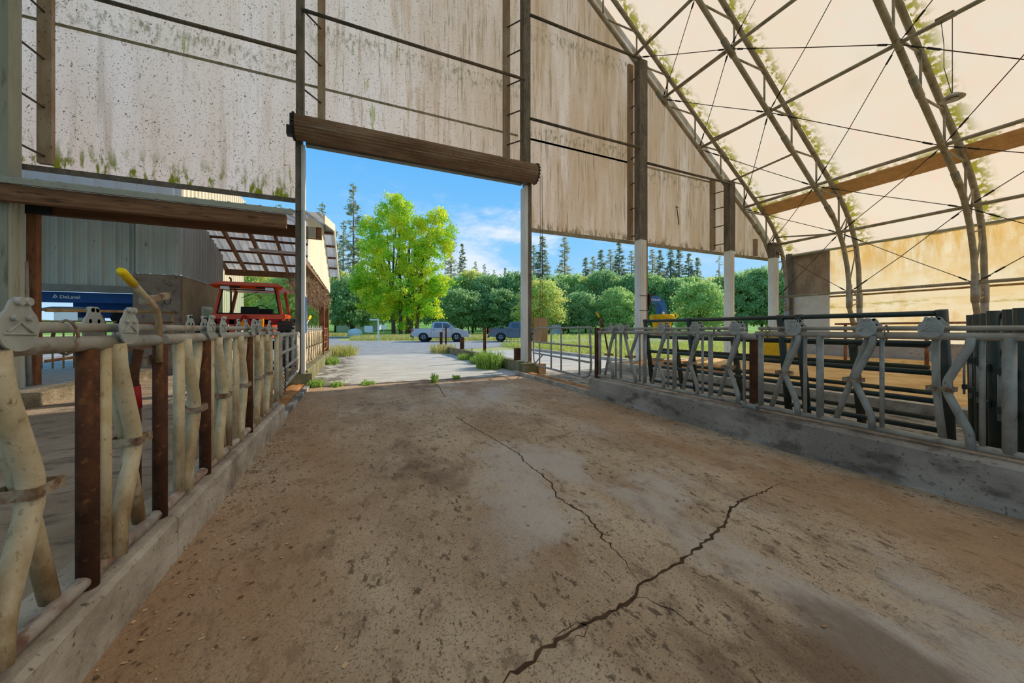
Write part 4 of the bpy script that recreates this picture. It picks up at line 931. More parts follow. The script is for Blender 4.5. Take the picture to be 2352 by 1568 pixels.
for x in [-5.05 - 1.9 * 0, -4.4, -3.62, -2.84, -2.06, -1.28]:
    part('rafter', MB().obox((x, (RY + EY) / 2, (RZ + EZ) / 2 - .17), (.07, math.hypot(RZ - EZ, EY - RY), .2), Matrix.Rotation(-sl, 3, 'X')), 'wood', sh)
for f in (.12, .36, .6, .84):
    y, z = RY + (EY - RY) * f, RZ + (EZ - RZ) * f
    part('roof_batten', MB().obox((-3.0, y, z - .045), (4.3, .09, .05), Matrix.Rotation(-sl, 3, 'X')), 'wood_dark', sh)
part('eave_beam', MB().box(-5.1, -1.2, EY - .25, EY - .1, 3.68, 3.93), 'wood', sh)
part('rake_trim', MB().prism([(-.82, 10.6, 4.42), (-.82, RY, RZ + .06), (-.82, EY + .3, EZ - .06), (-.82, EY + .3, EZ - .3), (-.82, RY, RZ - .2), (-.82, 10.6, 4.2)], (.04, 0, 0)), 'cream', sh, 'pale metal rake trim')
part('ridge_cap', MB().prism([(-1.2, RY - .5, RZ - .04), (-1.2, RY, RZ + .09), (-1.2, RY + .5, RZ - .14), (-1.2, RY + .5, RZ - .17), (-1.2, RY, RZ + .06), (-1.2, RY - .5, RZ - .07)], (.42, 0, 0)), 'white', sh)
mb = MB()
ys_ = np.linspace(10.45, EY + .05, 46)
top = lambda y: (4.28 + (RZ - 4.28) * (y - 9.98) / (RY - 9.98) if y < RY else RZ + (EZ - RZ) * (y - RY) / (EY - RY)) - .05
bot = lambda y: 3.2 - .012 * (y - 10)
vs = []
for i, y in enumerate(ys_): h = .02 if i % 3 == 0 else 0; vs += [(-1.18 + h, y, bot(y)), (-1.18 + h, y, top(y))]
mb.add(vs, [(2 * i, 2 * i + 2, 2 * i + 3, 2 * i + 1) for i in range(len(ys_) - 1)])
part('gable_end', mb, 'cream', sh, 'cream ribbed metal gable end')
part('gable_sill', MB().box(-1.35, -1.2, 10.45, 18.8, 3.06, 3.18), 'wood', sh)
part('junction_box', MB().box(-1.24, -1.0, 10.5, 10.62, 3.78, 4.05), 'trim_grey', sh)
t = thing('tube_light', 'white fluorescent fitting under the lean-to roof', 'lamp', (-3.0, 16.6, 4.55))
part('housing', MB().obox((-3.0, 16.7, 4.5), (1.7, .1, .06), Matrix.Rotation(.02, 3, 'Y')), 'white', t)
part('tube', MB().tube([(-3.8, 16.66, 4.45), (-2.2, 16.66, 4.45)], .025, 8), 'lamp_white', t)

b = thing('milking_building', 'grey ribbed milking building under the lean-to on the left', 'building', (-7, 16, 0))
def ribbed(x0, x1, y, z0, z1, pitch=.3, axis='x', depth=.045):
    """ribbed sheet facing -y (axis x) or +x (axis y)"""
    mb = MB(); vs = []; a = x0; pts = []
    while a < x1 - 1e-6:
        for f, h in ((0, 0), (.03, depth), (.075, depth), (.105, 0), (.15, 0), (.16, depth * .3), (.19, depth * .3), (.2, 0)):
            if a + f < x1: pts.append((a + f, h))
        a += pitch
    pts.append((x1, 0))
    for p, h in pts:
        if axis == 'x': vs += [(p, y - h, z0), (p, y - h, z1)]
        else: vs += [(y + h, p, z0), (y + h, p, z1)]
    mb.add(vs, [(2 * i, 2 * i + 2, 2 * i + 3, 2 * i + 1) for i in range(len(pts) - 1)]); return mb
part('front_siding', ribbed(-10.2, -6.12, 14.3, 2.66, 5.2), 'siding', b)
part('corner_siding', ribbed(-6.02, -5.0, 14.1, 3.05, 5.2), 'siding', b)
part('side_siding', ribbed(14.1, 17.9, -5.0, 3.06, 5.2, .24, 'y'), 'siding_light', b, 'pale ribbed side siding')
part('upper_siding', ribbed(-12, -5.0, 14.2, 5.2, 7.6, .45), 'white_siding', b, 'pale blue white upper siding above the beam')
part('upper_side_siding', ribbed(14.2, 21, -5.0, 5.2, 7.6, .3, 'y'), 'cream', b)
part('conduit', MB().tube([(-6.06, 14.2, 2.4), (-6.06, 14.2, 5.2)], .03, 8), 'trim_grey', b)
part('header_trim', MB().box(-10.2, -6.1, 14.2, 14.32, 2.46, 2.66), 'trim_grey', b)
part('front_wainscot', MB().box(-6.08, -5.0, 14.1, 14.3, 0, 3.05), 'brick', b)
part('side_wainscot', MB().box(-5.2, -5.0, 14.3, 17.9, 0, 3.06), 'brick_side', b)
part('rear_siding', ribbed(17.9, 22, -5.3, 0, 7, .3, 'y'), 'cream', b)
part('window_frame', MB().box(-5.0, -4.96, 15.75, 16.65, 1.25, 2.2), 'white', b)
part('window_pane', MB().box(-4.965, -4.945, 15.85, 16.55, 1.32, 2.1), 'window_glass', b)
part('inner_floor', MB().box(-12, -6.1, 14.05, 19, .05, .2), 'platform', b)
# robot milking bay behind the railing
r_ = thing('milking_robot', 'blue topped milking machine in the bay behind the yellow railing', 'milking machine', (-7.3, 14.9, .2))
part('header_beam', MB().box(-9.6, -6.14, 14.34, 14.6, 2.16, 2.45), 'blue', r_, 'navy blue beam')
text_mesh(r_, 'DeLaval', (-7.86, 14.335, 2.27), (1, 0, 0), (0, 0, 1), .13)
part('blue_cabinet', MB().box(-7.9, -6.4, 15.2, 16.2, 1.75, 2.2), 'blue', r_)
part('cabinet', MB().box(-7.1, -6.3, 15.4, 16.4, .2, 1.6), 'trim_grey', r_)
part('white_tank', MB().box(-7.0, -6.35, 15.1, 15.38, 1.1, 1.55), 'white', r_)
part('stall_hoop', MB().tube(smooth_bend([(-8.6, 14.75, .3), (-8.6, 14.75, 2.0), (-7.0, 14.75, 2.0), (-7.0, 14.75, .3)]), .05, 12), 'galv_cool', r_)
for k in range(9): part('stall_bar', MB().tube([(-8.5 + .22 * k, 14.7, .25), (-8.5 + .22 * k, 14.7, 1.62)], .02, 8), 'yellow_pipe', r_)
part('stall_rail', MB().tube([(-8.6, 14.7, 1.62), (-6.7, 14.7, 1.62)], .025, 8), 'yellow_pipe', r_)
part('stall_rail', MB().tube([(-8.6, 14.7, .85), (-6.7, 14.7, .85)], .025, 8), 'yellow_pipe', r_)
part('hose_reel', MB().lathe((-6.75, 14.9, 1.75), [(.08, -.06), (.17, -.05), (.17, .05), (.08, .06)], 'y', 16), 'black', r_)
part('arm_box', MB().box(-8.2, -7.7, 15.0, 15.4, 1.65, 2.05), 'chrome', r_)
rl = thing('pipe_railing', 'yellowish pipe railing along the walkway edge on the left', 'railing', (-5.6, 12.3, .24))
A, Bq = Vector((-5.98, 10.72, 0)), Vector((-5.1, 13.9, 0))
L3 = lambda f, z0, z1: (A.x + (Bq.x - A.x) * f, A.y + (Bq.y - A.y) * f, z0 + (z1 - z0) * f)
part('top_rail', MB().tube([L3(0, 1.79, 1.9), L3(1, 1.79, 1.9)], .034, 10), 'yellow_pipe', rl)
part('middle_rail', MB().tube([L3(0, 1.4, 1.6), L3(1, 1.4, 1.6)], .03, 10), 'orange_pipe', rl)
part('lower_rail', MB().tube([L3(0, .72, .95), L3(1, .72, .95)], .03, 10), 'orange_pipe', rl)
for f in (.55, 1.0): part('railing_post', MB().tube([L3(f, .2, .2), L3(f, 1.79, 1.9)], .03, 10), 'yellow_pipe', rl)

# ------------------------------------------------------------------ tractor seen from behind
tx, ty = -3.38, 14.7
t = thing('tractor', 'red cab tractor parked under the lean-to, seen from behind', 'tractor', (tx, ty + 1, 0))
def frus(mb, w0, z0, ya0, yb0, w1, z1, ya1, yb1, mi=0):
    return mb.add([(tx - w0, ya0, z0), (tx + w0, ya0, z0), (tx + w0, yb0, z0), (tx - w0, yb0, z0), (tx - w1, ya1, z1), (tx + w1, ya1, z1), (tx + w1, yb1, z1), (tx - w1, yb1, z1)],
        [(0, 3, 2, 1), (4, 5, 6, 7), (0, 1, 5, 4), (1, 2, 6, 5), (2, 3, 7, 6), (3, 0, 4, 7)], mi)
W0, W1, Z0, Z1 = .98, .83, 1.9, 2.78
for s in (-1, 1):
    for (ya, yb) in ((ty, ty + .08), (ty + 1.55, ty + 1.65)):
        part('cab_pillar', MB().prism([(tx + s * W0, ya, Z0), (tx + s * (W0 - .1), ya, Z0), (tx + s * (W1 - .09), ya + .08, Z1), (tx + s * W1, ya + .08, Z1)], (0, yb - ya, 0)), 'red', t)
    part('side_window', MB().quad((tx + s * (W0 - .03), ty + .1, Z0), (tx + s * (W0 - .03), ty + 1.55, Z0), (tx + s * (W1 - .03), ty + 1.55, Z1), (tx + s * (W1 - .03), ty + .16, Z1)), 'glass', t)
part('cab_sill', MB().box(tx - 1.02, tx + 1.02, ty - .02, ty + .1, 1.74, 1.92).box(tx - 1.02, tx + 1.02, ty + 1.55, ty + 1.65, 1.7, 1.92), 'red', t)
part('cab_side_panel', MB().box(tx - 1.02, tx - .94, ty, ty + 1.6, 1.6, 1.92).box(tx + .94, tx + 1.02, ty, ty + 1.6, 1.6, 1.92), 'red', t)
part('rear_window', MB().add([(tx - W0 + .1, ty + .0, Z0 + .02), (tx + W0 - .1, ty, Z0 + .02), (tx + W1 - .09, ty + .08, Z1 - .04), (tx - W1 + .09, ty + .08, Z1 - .04)], [(0, 1, 2, 3)]), 'glass', t)
mb = MB(); c = [Vector((tx - W0 + .1, ty - .012, Z0 + .02)), Vector((tx + W0 - .1, ty - .012, Z0 + .02)), Vector((tx + W1 - .09, ty + .068, Z1 - .04)), Vector((tx - W1 + .09, ty + .068, Z1 - .04))]
for i in range(4): mb.tube([c[i], c[(i + 1) % 4]], .02, 6)
part('window_seal', mb, 'black', t)
part('front_window', MB().quad((tx - W0 + .1, ty + 1.6, Z0), (tx + W0 - .1, ty + 1.6, Z0), (tx + W1 - .09, ty + 1.55, Z1), (tx - W1 + .09, ty + 1.55, Z1)), 'glass', t)
mb = MB(); frus(mb, 1.02, 2.86, ty - .22, ty + 1.85, .8, 3.0, ty + .05, ty + 1.7); frus(mb, .95, 2.77, ty - .05, ty + 1.7, 1.02, 2.86, ty - .22, ty + 1.85)
part('cab_roof', mb, 'red', t)
mb = MB()
for s in (-1, 1): mb.box(tx + s * .5 - .28, tx + s * .5 + .28, ty - .17, ty - .1, 2.78, 2.86)
part('roof_grille', mb, 'black', t)
for s in (-1, 1): part('work_lamp', MB().box(tx + s * .62 - .12, tx + s * .62 + .12, ty - .2, ty - .12, 2.72, 2.81), 'lamp_white', t)
part('wiper', MB().tube([(tx - .22, ty + .015, 2.45), (tx + .25, ty + .05, 2.68)], .01, 5), 'black', t)
part('seat', MB().obox((tx - .1, ty + .55, 2.0), (.52, .12, .35), Matrix.Rotation(-.1, 3, 'X')).box(tx - .36, tx + .16, ty + .55, ty + 1.0, 1.75, 1.88), 'black', t)
mb = MB(); pts = [(tx + .12 + .22 * math.cos(2 * PI * k / 20), ty + 1.15 - .09 * math.sin(2 * PI * k / 20), 2.1 + .16 * math.sin(2 * PI * k / 20)) for k in range(21)]
mb.tube(pts, .016, 6).tube([(tx + .12, ty + 1.3, 1.8), (tx + .12, ty + 1.15, 2.1)], .03, 6); part('steering_wheel', mb, 'black', t)
part('dashboard', MB().box(tx - .1, tx + .42, ty + 1.3, ty + 1.5, 1.8, 2.15), 'black', t)
part('gear_lever', MB().tube([(tx + .62, ty + .8, 1.8), (tx + .55, ty + .78, 2.1)], .012, 5).tube([(tx + .7, ty + .8, 1.8), (tx + .5, ty + .8, 1.98)], .012, 5), 'black', t)
mb = MB(); mb.prism([(tx - .08 + a, ty - .24, z) for a, z in ((-.27, 1.36), (.27, 1.36), (.3, 1.42), (.04, 1.86), (-.04, 1.86), (-.3, 1.42))], (0, .012, 0))
part('sign_border', mb, 'red_dark', t)
part('warning_triangle', MB().prism([(tx - .08 + a, ty - .255, z) for a, z in ((-.21, 1.4), (.21, 1.4), (0, 1.76))], (0, .012, 0)), 'orange', t, 'orange slow vehicle triangle')
part('sign_stem', MB().box(tx - .11, tx - .05, ty - .22, ty - .05, .9, 1.5), 'red', t)
part('rear_axle', MB().tube([(tx - .95, ty + .35, .82), (tx + .95, ty + .35, .82)], .16, 12).box(tx - .3, tx + .3, ty - .05, ty + 1.9, .55, 1.15), 'dark', t)
for s in (-1, 1): part('cab_bracket', MB().box(tx + s * .48 - .07, tx + s * .48 + .07, ty, ty + .12, 1.1, 1.76), 'red', t)
part('cab_floor', MB().box(tx - .95, tx + .95, ty, ty + 1.6, 1.55, 1.72), 'red_dark', t)
part('hood', MB().box(tx - .35, tx + .35, ty + 1.7, ty + 3.7, 1.05, 1.72), 'red', t)
part('exhaust', MB().tube([(tx - .9, ty + 1.5, 1.7), (tx - .9, ty + 1.5, 3.25), (tx - .95, ty + 1.5, 3.3)], .03, 8), 'rust', t)
part('mirror_arm', MB().tube(smooth_bend([(tx + 1.0, ty + .02, 1.82), (tx + 1.16, ty, 1.84), (tx + 1.16, ty, 1.6)]), .014, 6), 'orange', t)
def tyre(par, x, y, R, wd, z, lug=True):
    mb = MB(); mb.lathe((x, y, z), [(R * .55, -wd * .5), (R * .9, -wd * .5), (R * .97, -wd * .36), (R * .97, wd * .36), (R * .9, wd * .5), (R * .55, wd * .5)], 'x', 36)
    if lug:
        for k in range(22):
            a = 2 * PI * k / 22
            for s in (-1, 1):
                aa = a + (PI / 22 if s > 0 else 0)
                p0 = Vector((x + s * wd * .04, y + R * math.cos(aa), z + R * math.sin(aa))); p1 = Vector((x + s * wd * .5, y + R * .965 * math.cos(aa + .16), z + R * .965 * math.sin(aa + .16)))
                mb.tube([p0, p1], .034, 5)
    wh = part('tyre', mb, 'rubber_dusty', par)
    part('rim', MB().lathe((x, y, z), [(.08, -wd * .25), (R * .56, -wd * .42), (R * .56, wd * .42), (.08, wd * .25)], 'x', 24), 'red' if lug else 'chrome', wh)
for s in (-1, 1):
    tyre(t, tx + s * 1.12, ty + .4, .82, .48, .83)
    mb = MB()
    for k in range(9):
        a0, a1 = PI * (.12 + .7 * k / 9), PI * (.12 + .7 * (k + 1) / 9); R_ = .92
        mb.prism([(tx + s * .86, ty + .4 + R_ * math.cos(a0), .83 + R_ * math.sin(a0)), (tx + s * 1.3, ty + .4 + R_ * math.cos(a0), .83 + R_ * math.sin(a0)), (tx + s * 1.3, ty + .4 + R_ * math.cos(a1), .83 + R_ * math.sin(a1)), (tx + s * .86, ty + .4 + R_ * math.cos(a1), .83 + R_ * math.sin(a1))], (0, 0, .025))
    part('fender', mb, 'black', t)
    tyre(t, tx + s * .75, ty + 3.1, .52, .28, .52)
part('lift_arm', MB().box(tx + .35, tx + .45, ty - .3, ty + .2, 1.35, 1.75), 'orange', t)

# dry clump under the cream gable end
mb = MB(); rr = random.Random(11)
for k in range(3600):
    f = rr.random(); c = Vector((-1.6 + .25 * rr.random(), 11.4 + 6.6 * f, 2.72 - .12 * f)); R_ = .45 * (.5 + rr.random() * .6)
    d = Vector((rr.gauss(0, 1), rr.gauss(0, 1), rr.gauss(0, 1))).normalized()
    p = c + Vector((d.x * .3, d.y * .6, d.z * (.2 + .2 * f))); q_ = p + Vector((rr.gauss(0, .1), rr.gauss(0, .16), rr.gauss(-.05, .13))); n_ = Vector((.006, .004, .008))
    mb.quad(p - n_, p + n_, q_)
single('dry_clump', mb, 'straw', 'shaggy brown nest of dry straw hanging below the cream gable end', 'straw clump', kind='stuff')
single('leaning_stick', MB().tube([(-1.42, 13.2, 3.4), (-1.5, 13.0, 2.3), (-1.38, 12.2, 1.3)], .025, 8), 'galv_rail', 'pale stick leaning under the cream gable end', 'stick')
t = thing('release_lever', 'yellow tipped lever on the outside left feed fence', 'lever', (-1.3, 11.9, 1.35))
part('arm', MB().tube([(-1.34, 11.2, 1.4), (-1.3, 12.1, 1.72)], .022, 8), 'galv', t); part('grip', MB().tube([(-1.31, 11.9, 1.66), (-1.3, 12.3, 1.78)], .04, 10), 'yellow_grip', t)
single('door_plate', MB().box(-1.19, -1.165, 10.06, 10.3, 1.3, 2.2), 'blue', 'narrow dark blue plate on the left door post', 'plate')

# ------------------------------------------------------------------ pickup trucks
def pickup(label, X0, Y0, ang, S, paint, dark, clip=None):
    """rear bumper at local x=0, nose at +x; length 5.8"""
    ca, sa = math.cos(ang), math.sin(ang)
    t = thing('pickup_truck', label, 'truck', (X0, Y0, 0)); t.rotation_euler = (0, 0, ang); t.scale = (S, S, S)
    def P_(name, mb, m, lab=None, par=None):
        o = link(name, mb, m); o.parent = par or t
        if lab: o['label'] = lab
        return o
    def arch(cx, r, n=10, z=.42): return [(cx - r * math.cos(PI * k / n), z + r * math.sin(PI * k / n) * .92) for k in range(n + 1)]
    prof = [(.12, .5), (.1, .78), (.16, 1.28)] + [(2.0, 1.3)] + [(3.95, 1.28), (4.5, 1.25), (5.3, 1.12), (5.62, 1.0), (5.72, .8), (5.74, .48)]
    low = [(5.0, .42)] + [(x, z) for x, z in reversed(arch(4.55, .5))] + [(3.9, .4), (2.0, .4)] + [(x, z) for x, z in reversed(arch(1.28, .5))] + [(.6, .45)]
    poly = prof + low
    mb = MB(); W = .98; n = len(poly)
    for y, k in ((-W, 1), (-W * .97, 0), (W * .97, 0), (W, 1)): pass
    for y in (-W, W): mb.v += [(x, y * (1 - .04 * max(0, (z - .9)) / .4), z) for x, z in poly]
    mb.f = [tuple(range(n)), tuple(range(2 * n - 1, n - 1, -1))] + [(i, n + i, n + (i + 1) % n, (i + 1) % n) for i in range(n)]
    mb.mi = [0] * len(mb.f); mb.sm = [False] * len(mb.f)
    body = P_('body', mb, paint)
    # cab
    lo, hi = [(2.0, 1.28), (4.55, 1.24)], [(2.22, 1.9), (2.45, 1.96), (3.3, 1.96), (3.6, 1.9)]
    cp = [(2.0, 1.28), (2.12, 1.86), (2.3, 1.95), (3.3, 1.95), (3.62, 1.87), (4.5, 1.25)]
    mb = MB(); n = len(cp)
    for s in (-1, 1): mb.v += [(x, s * (.95 - .3 * (z - 1.25)), z) for x, z in cp]
    mb.f = [tuple(range(n)), tuple(range(2 * n - 1, n - 1, -1))] + [(i, n + i, n + (i + 1) % n, (i + 1) % n) for i in range(n)]
    mb.mi = [0] * len(mb.f); mb.sm = [False] * len(mb.f); P_('cab', mb, paint)
    for s in (-1, 1):
        yy = lambda z: s * (.957 - .3 * (z - 1.25))
        P_('rear_door_window', MB().prism([(2.3, yy(1.34), 1.34), (3.12, yy(1.34), 1.34), (3.1, yy(1.84), 1.84), (2.38, yy(1.84), 1.84)], (0, s * .006, 0)), 'auto_glass')
        P_('front_door_window', MB().prism([(3.2, yy(1.34), 1.34), (4.2, yy(1.34), 1.34), (3.62, yy(1.8), 1.8), (3.18, yy(1.84), 1.84)], (0, s * .006, 0)), 'auto_glass')
        P_('door_handle', MB().box(2.2, 2.45, s * .97 - .015, s * .97 + .015, 1.12, 1.16), dark)
        P_('door_handle', MB().box(3.2, 3.45, s * .97 - .015, s * .97 + .015, 1.12, 1.16), dark)
        P_('wing_mirror', MB().obox((4.0, s * 1.08, 1.38), (.16, .22, .2)), paint)
        P_('tail_lamp', MB().box(.1, .3, s * .965 - .02, s * .965 + .02, .98, 1.2).box(.08, .13, s * .86 - .1, s * .86 + .1, .9, 1.22), 'red_light')
        P_('head_lamp', MB().obox((5.52, s * .84, .98), (.3, .22, .16)), 'lamp_white')
        P_('side_sill', MB().box(1.9, 3.95, s * .93 - .03, s * .93 + .03, .36, .44), 'black')
        for x in (1.28, 4.55):
            mb = MB(); mb.lathe((x, s * .86, .42), [(.24, -.13), (.4, -.13), (.42, -.08), (.42, .08), (.4, .13), (.24, .13)], 'y', 30)
            ty_ = P_('tyre', mb, 'rubber')
            mb = MB(); mb.lathe((x, s * .86, .42), [(.05, -.02), (.25, -.02), (.25, .02), (.05, .02)], 'y', 24)
            for k in range(6):
                a = 2 * PI * k / 6
                for da in (-.13, .13): mb.tube([(x + .05 * math.cos(a), s * .985, .42 + .05 * math.sin(a)), (x + .25 * math.cos(a + da), s * .98, .42 + .25 * math.sin(a + da))], .022, 5)
            P_('rim', mb, ['chrome'], None, ty_)
            P_('wheel_arch', MB().lathe((x, s * .8, .42), [(.44, -.1), (.485, -.1), (.485, .1), (.44, .1)], 'y', 30), 'black')
    P_('windscreen', MB().prism([(4.42, -.84, 1.3), (4.42, .84, 1.3), (3.68, .72, 1.84), (3.68, -.72, 1.84)], (.012, 0, .008)), 'auto_glass')
    P_('rear_window', MB().prism([(2.02, -.8, 1.4), (2.02, .8, 1.4), (2.1, .68, 1.8), (2.1, -.68, 1.8)], (-.012, 0, 0)), 'auto_glass')
    P_('bed_liner', MB().box(.2, 1.95, -.84, .84, 1.285, 1.31), 'black')
    P_('rear_bumper', MB().box(-.02, .2, -.92, .92, .46, .66), dark)
    P_('tow_hitch', MB().box(-.12, .1, -.05, .05, .36, .46), 'black')
    P_('front_bumper', MB().box(5.6, 5.8, -.9, .9, .42, .66), paint if dark == 'black' else dark)
    P_('grille', MB().box(5.66, 5.74, -.55, .55, .7, 1.02), 'black')
    mb = MB()
    for x in (2.05, 3.15, 4.1): mb.box(x, x + .012, -.982, -.972, .5, 1.26)
    P_('door_seams', mb, 'black')
    return t
pickup('silver crew cab pickup truck parked on the road, side view', 5.85, 41.5, -math.atan2(2.6, 6.1) - .0, 1.12, 'silver', 'black')
pickup('slate blue pickup truck behind the right door post', 13.75, 38.1, -math.atan2(2.6, 6.1), 1.12, 'slate', 'slate_dark')

# ------------------------------------------------------------------ trees, hedges, grass
def hill_z(x, y):
    t = x * math.sin(YAW) + y * math.cos(YAW)
    return 7.0 * (max(0, t - 88) / 130) ** 1.15 - .1 if t > 86 else -.08
def cards(name, C, S, mname, seed, droop=0.0, fold=True, up=None, mesh_only=True, ratio=.55):
    """cloud of small folded leaves: C (n,3) centres, S (n,) sizes"""
    g = np.random.default_rng(seed); n = len(C)
    d = g.normal(size=(n, 3)); d[:, 2] -= droop; d /= np.linalg.norm(d, axis=1)[:, None]
    if up is not None: d = up
    e_ = g.normal(size=(n, 3)); e_ -= d * (e_ * d).sum(1)[:, None]; e_ /= np.linalg.norm(e_, axis=1)[:, None]
    S = S[:, None]; nn = np.cross(d, e_)
    V = np.stack([C - d * S * .5, C + e_ * S * ratio * .5 + nn * S * .1, C + d * S * .5, C - e_ * S * ratio * .5 + nn * S * .1], 1).reshape(-1, 3)
    me = bpy.data.meshes.new(name); me.vertices.add(4 * n); me.vertices.foreach_set('co', V.astype(np.float32).ravel())
    me.loops.add(4 * n); me.loops.foreach_set('vertex_index', np.arange(4 * n, dtype=np.int32))
    me.polygons.add(n); me.polygons.foreach_set('loop_start', np.arange(0, 4 * n, 4, dtype=np.int32))
    try: me.polygons.foreach_set('loop_total', np.full(n, 4, dtype=np.int32))
    except Exception: pass
    me.update(calc_edges=True); me.materials.append(M[mname]); return me
def mesh_of(mb, m, name):
    o = link(name, mb, m); me = o.data; bpy.data.objects.remove(o); return me
def plant(name, label, cat, loc, parts, scale=1.0, rz=0, group=None):
    t = thing(name, label, cat, loc, group); t.scale = (scale, scale, scale) if not isinstance(scale, tuple) else scale; t.rotation_euler = (0, 0, rz)
    for pn, me in parts:
        o = bpy.data.objects.new(pn, me); COL.objects.link(o); o.parent = t
    return t

# bright maple
g = np.random.default_rng(2)
LOBES = [(6.8, 69.1, 25.2, 1.7), (7.8, 68.6, 22.9, 2.3), (6.3, 69.3, 20.5, 3.2), (9.7, 67.8, 18.9, 2.3), (1.9, 71.2, 20.9, 1.8), (3.0, 70.7, 17.2, 3.1), (13.6, 66.1, 22.9, 1.9), (14.3, 65.8, 19.7, 2.5),
         (13.0, 66.4, 16.0, 3.3), (9.3, 68.0, 14.8, 4.0), (6.0, 69.4, 14.0, 4.5), (2.2, 71.1, 12.4, 2.9), (12.3, 66.7, 10.7, 3.5), (8.2, 68.5, 9.1, 5.0), (3.7, 70.4, 8.3, 4.0), (14.1, 65.9, 9.9, 2.2), (4.5, 70.1, 5.9, 3.4),
         (8.9, 68.1, 5.2, 3.6), (12.6, 66.5, 6.3, 2.8), (1.1, 71.6, 9.1, 1.9), (0.0, 72.0, 10.1, 1.2), (15.2, 65.4, 17.2, 1.4), (10.9, 67.3, 21.0, 1.5), (5.0, 69.8, 23.2, 1.5)]
mo = np.array((8.0, 68.4, 0)); Cs = []
for x, y, z, r_ in LOBES:
    r_ *= .88; nb = int(7 * r_ ** 1.7) + 5
    for k in range(nb):                                # sprays of leaves over each bough
        d = g.normal(size=3); d /= np.linalg.norm(d); c = np.array((x, y, z)) - mo + d * r_ * (g.uniform(.5, 1.3)) * (1, 1.15, .95)
        m_ = int(70); q = g.normal(size=(m_, 3)) * np.array((.42, .42, .3)) + c; q[:, 2] -= .18 * ((q[:, :2] - c[:2]) ** 2).sum(1)
        Cs.append(q)
Cs = np.concatenate(Cs); me_maple = cards('foliage', Cs, g.uniform(.2, .42, len(Cs)), 'maple', 3, .5, ratio=.8)
mb = MB()
for i, (x, y) in enumerate(((6.3, 69.3), (7.5, 68.8), (8.6, 68.3), (9.2, 68.0), (10.2, 67.6))):
    x -= 8.0; y -= 68.4; lean = (x) * .5
    mb2 = MB().tube([(x, y, -.2), (x + lean * .1, y, 2.5), (x + lean * .5, y, 8), (x + lean * 1.1, y, 15), (x + lean * 1.4, y, 21 - abs(lean) * 2)], [.42, .36, .28, .18, .06], 9)
    mb.v, mb.f, mb.mi, mb.sm = mb.v, mb.f, mb.mi, mb.sm
    LOB = LOBES[3 * i: 3 * i + 5]
    for lx_, ly_, lz_, lr in LOB:
        mb2.tube([(x + lean * .4, y, 6.5), ((x + lean * .4 + lx_ - 8) / 2, (y + ly_ - 68.4) / 2, (6.5 + lz_) / 2 + .5), (lx_ - 8, ly_ - 68.4, lz_)], [.16, .1, .04], 6)
    mb.add(mb2.v, mb2.f, 0, True)
maple = plant('maple_tree', 'big bright yellow green maple in the middle of the doorway', 'tree', (8.0, 68.4, -.1), [('foliage', me_maple)])
part_trunks = []
for i, (x, y) in enumerate(((6.3, 69.3), (7.5, 68.8), (8.6, 68.3), (9.2, 68.0), (10.2, 67.6))):
    x -= 8.0; y -= 68.4; lean = x * .5
    m2 = MB().tube([(x, y, -.2), (x + lean * .1, y, 2.5), (x + lean * .5, y, 8), (x + lean * 1.1, y, 15), (x + lean * 1.4, y, 21 - abs(lean) * 2)], [.42, .36, .28, .18, .06], 9)
    for lx_, ly_, lz_, lr in LOBES[4 * i: 4 * i + 5]:
        m2.tube([(x + lean * .4, y, 6.5), ((x + lean * .4 + lx_ - 8) / 2, (y + ly_ - 68.4) / 2, (6.5 + lz_) / 2 + .5), (lx_ - 8, ly_ - 68.4, lz_)], [.16, .1, .04], 6)
    o = bpy.data.objects.new('trunk', mesh_of(m2, 'bark', 'trunk')); COL.objects.link(o); o.parent = maple

def pine_mesh(seed, H, w, lo, dens, mname, gap, shape=1.0):
    g = np.random.default_rng(seed); Cs = []; Ss = []; Us = []
    mb = MB().tube([(0, 0, -.5), (0, 0, H * .5), (0, 0, H)], [.32 + H * .004, .22, .03], 8)
    h = H * lo
    while h < H:
        f = (h - H * lo) / (H * (1 - lo)); L_ = w * (1 - f) ** shape * g.uniform(.45, 1.1) + .35
        for k in range(g.integers(2, 5)):
            a = g.uniform(0, 2 * PI); n = int(L_ * dens) + 4
            s_ = g.uniform(.25, 1, n) ** .8
            tip = np.array((math.cos(a), math.sin(a), g.uniform(-.35, .25)))
            P_ = s_[:, None] * L_ * tip + np.array((0, 0, h)) + g.normal(size=(n, 3)) * np.array((.24, .24, .16)) * (.6 + L_ * .16)
            Cs.append(P_); Ss.append(g.uniform(.35, .75, n))
            d = g.normal(size=(n, 3)) * .7 + tip + np.array((0, 0, .15)); Us.append(d / np.linalg.norm(d, axis=1)[:, None])
            if L_ > .9: mb.tube([(0, 0, h), tuple(tip * L_ * .8 + np.array((0, 0, h)))], [.045, .015], 4, cap=False)
        h += gap * g.uniform(.5, 1.5)
    Cs = np.concatenate(Cs)
    return [('foliage', cards('foliage', Cs, np.concatenate(Ss), mname, seed + 1, up=np.concatenate(Us), ratio=.3)), ('trunk', mesh_of(mb, 'pine_bark', 'trunk'))]
PM = [pine_mesh(21, 30, 2.6, .30, 12, 'needle_a', .52, .6), pine_mesh(22, 30, 3.4, .24, 12, 'needle_b', .5, .8), pine_mesh(23, 30, 4.6, .14, 17, 'needle_a', .42, .95), pine_mesh(24, 30, 1.5, .35, 5, 'needle_b', .9, .6)]
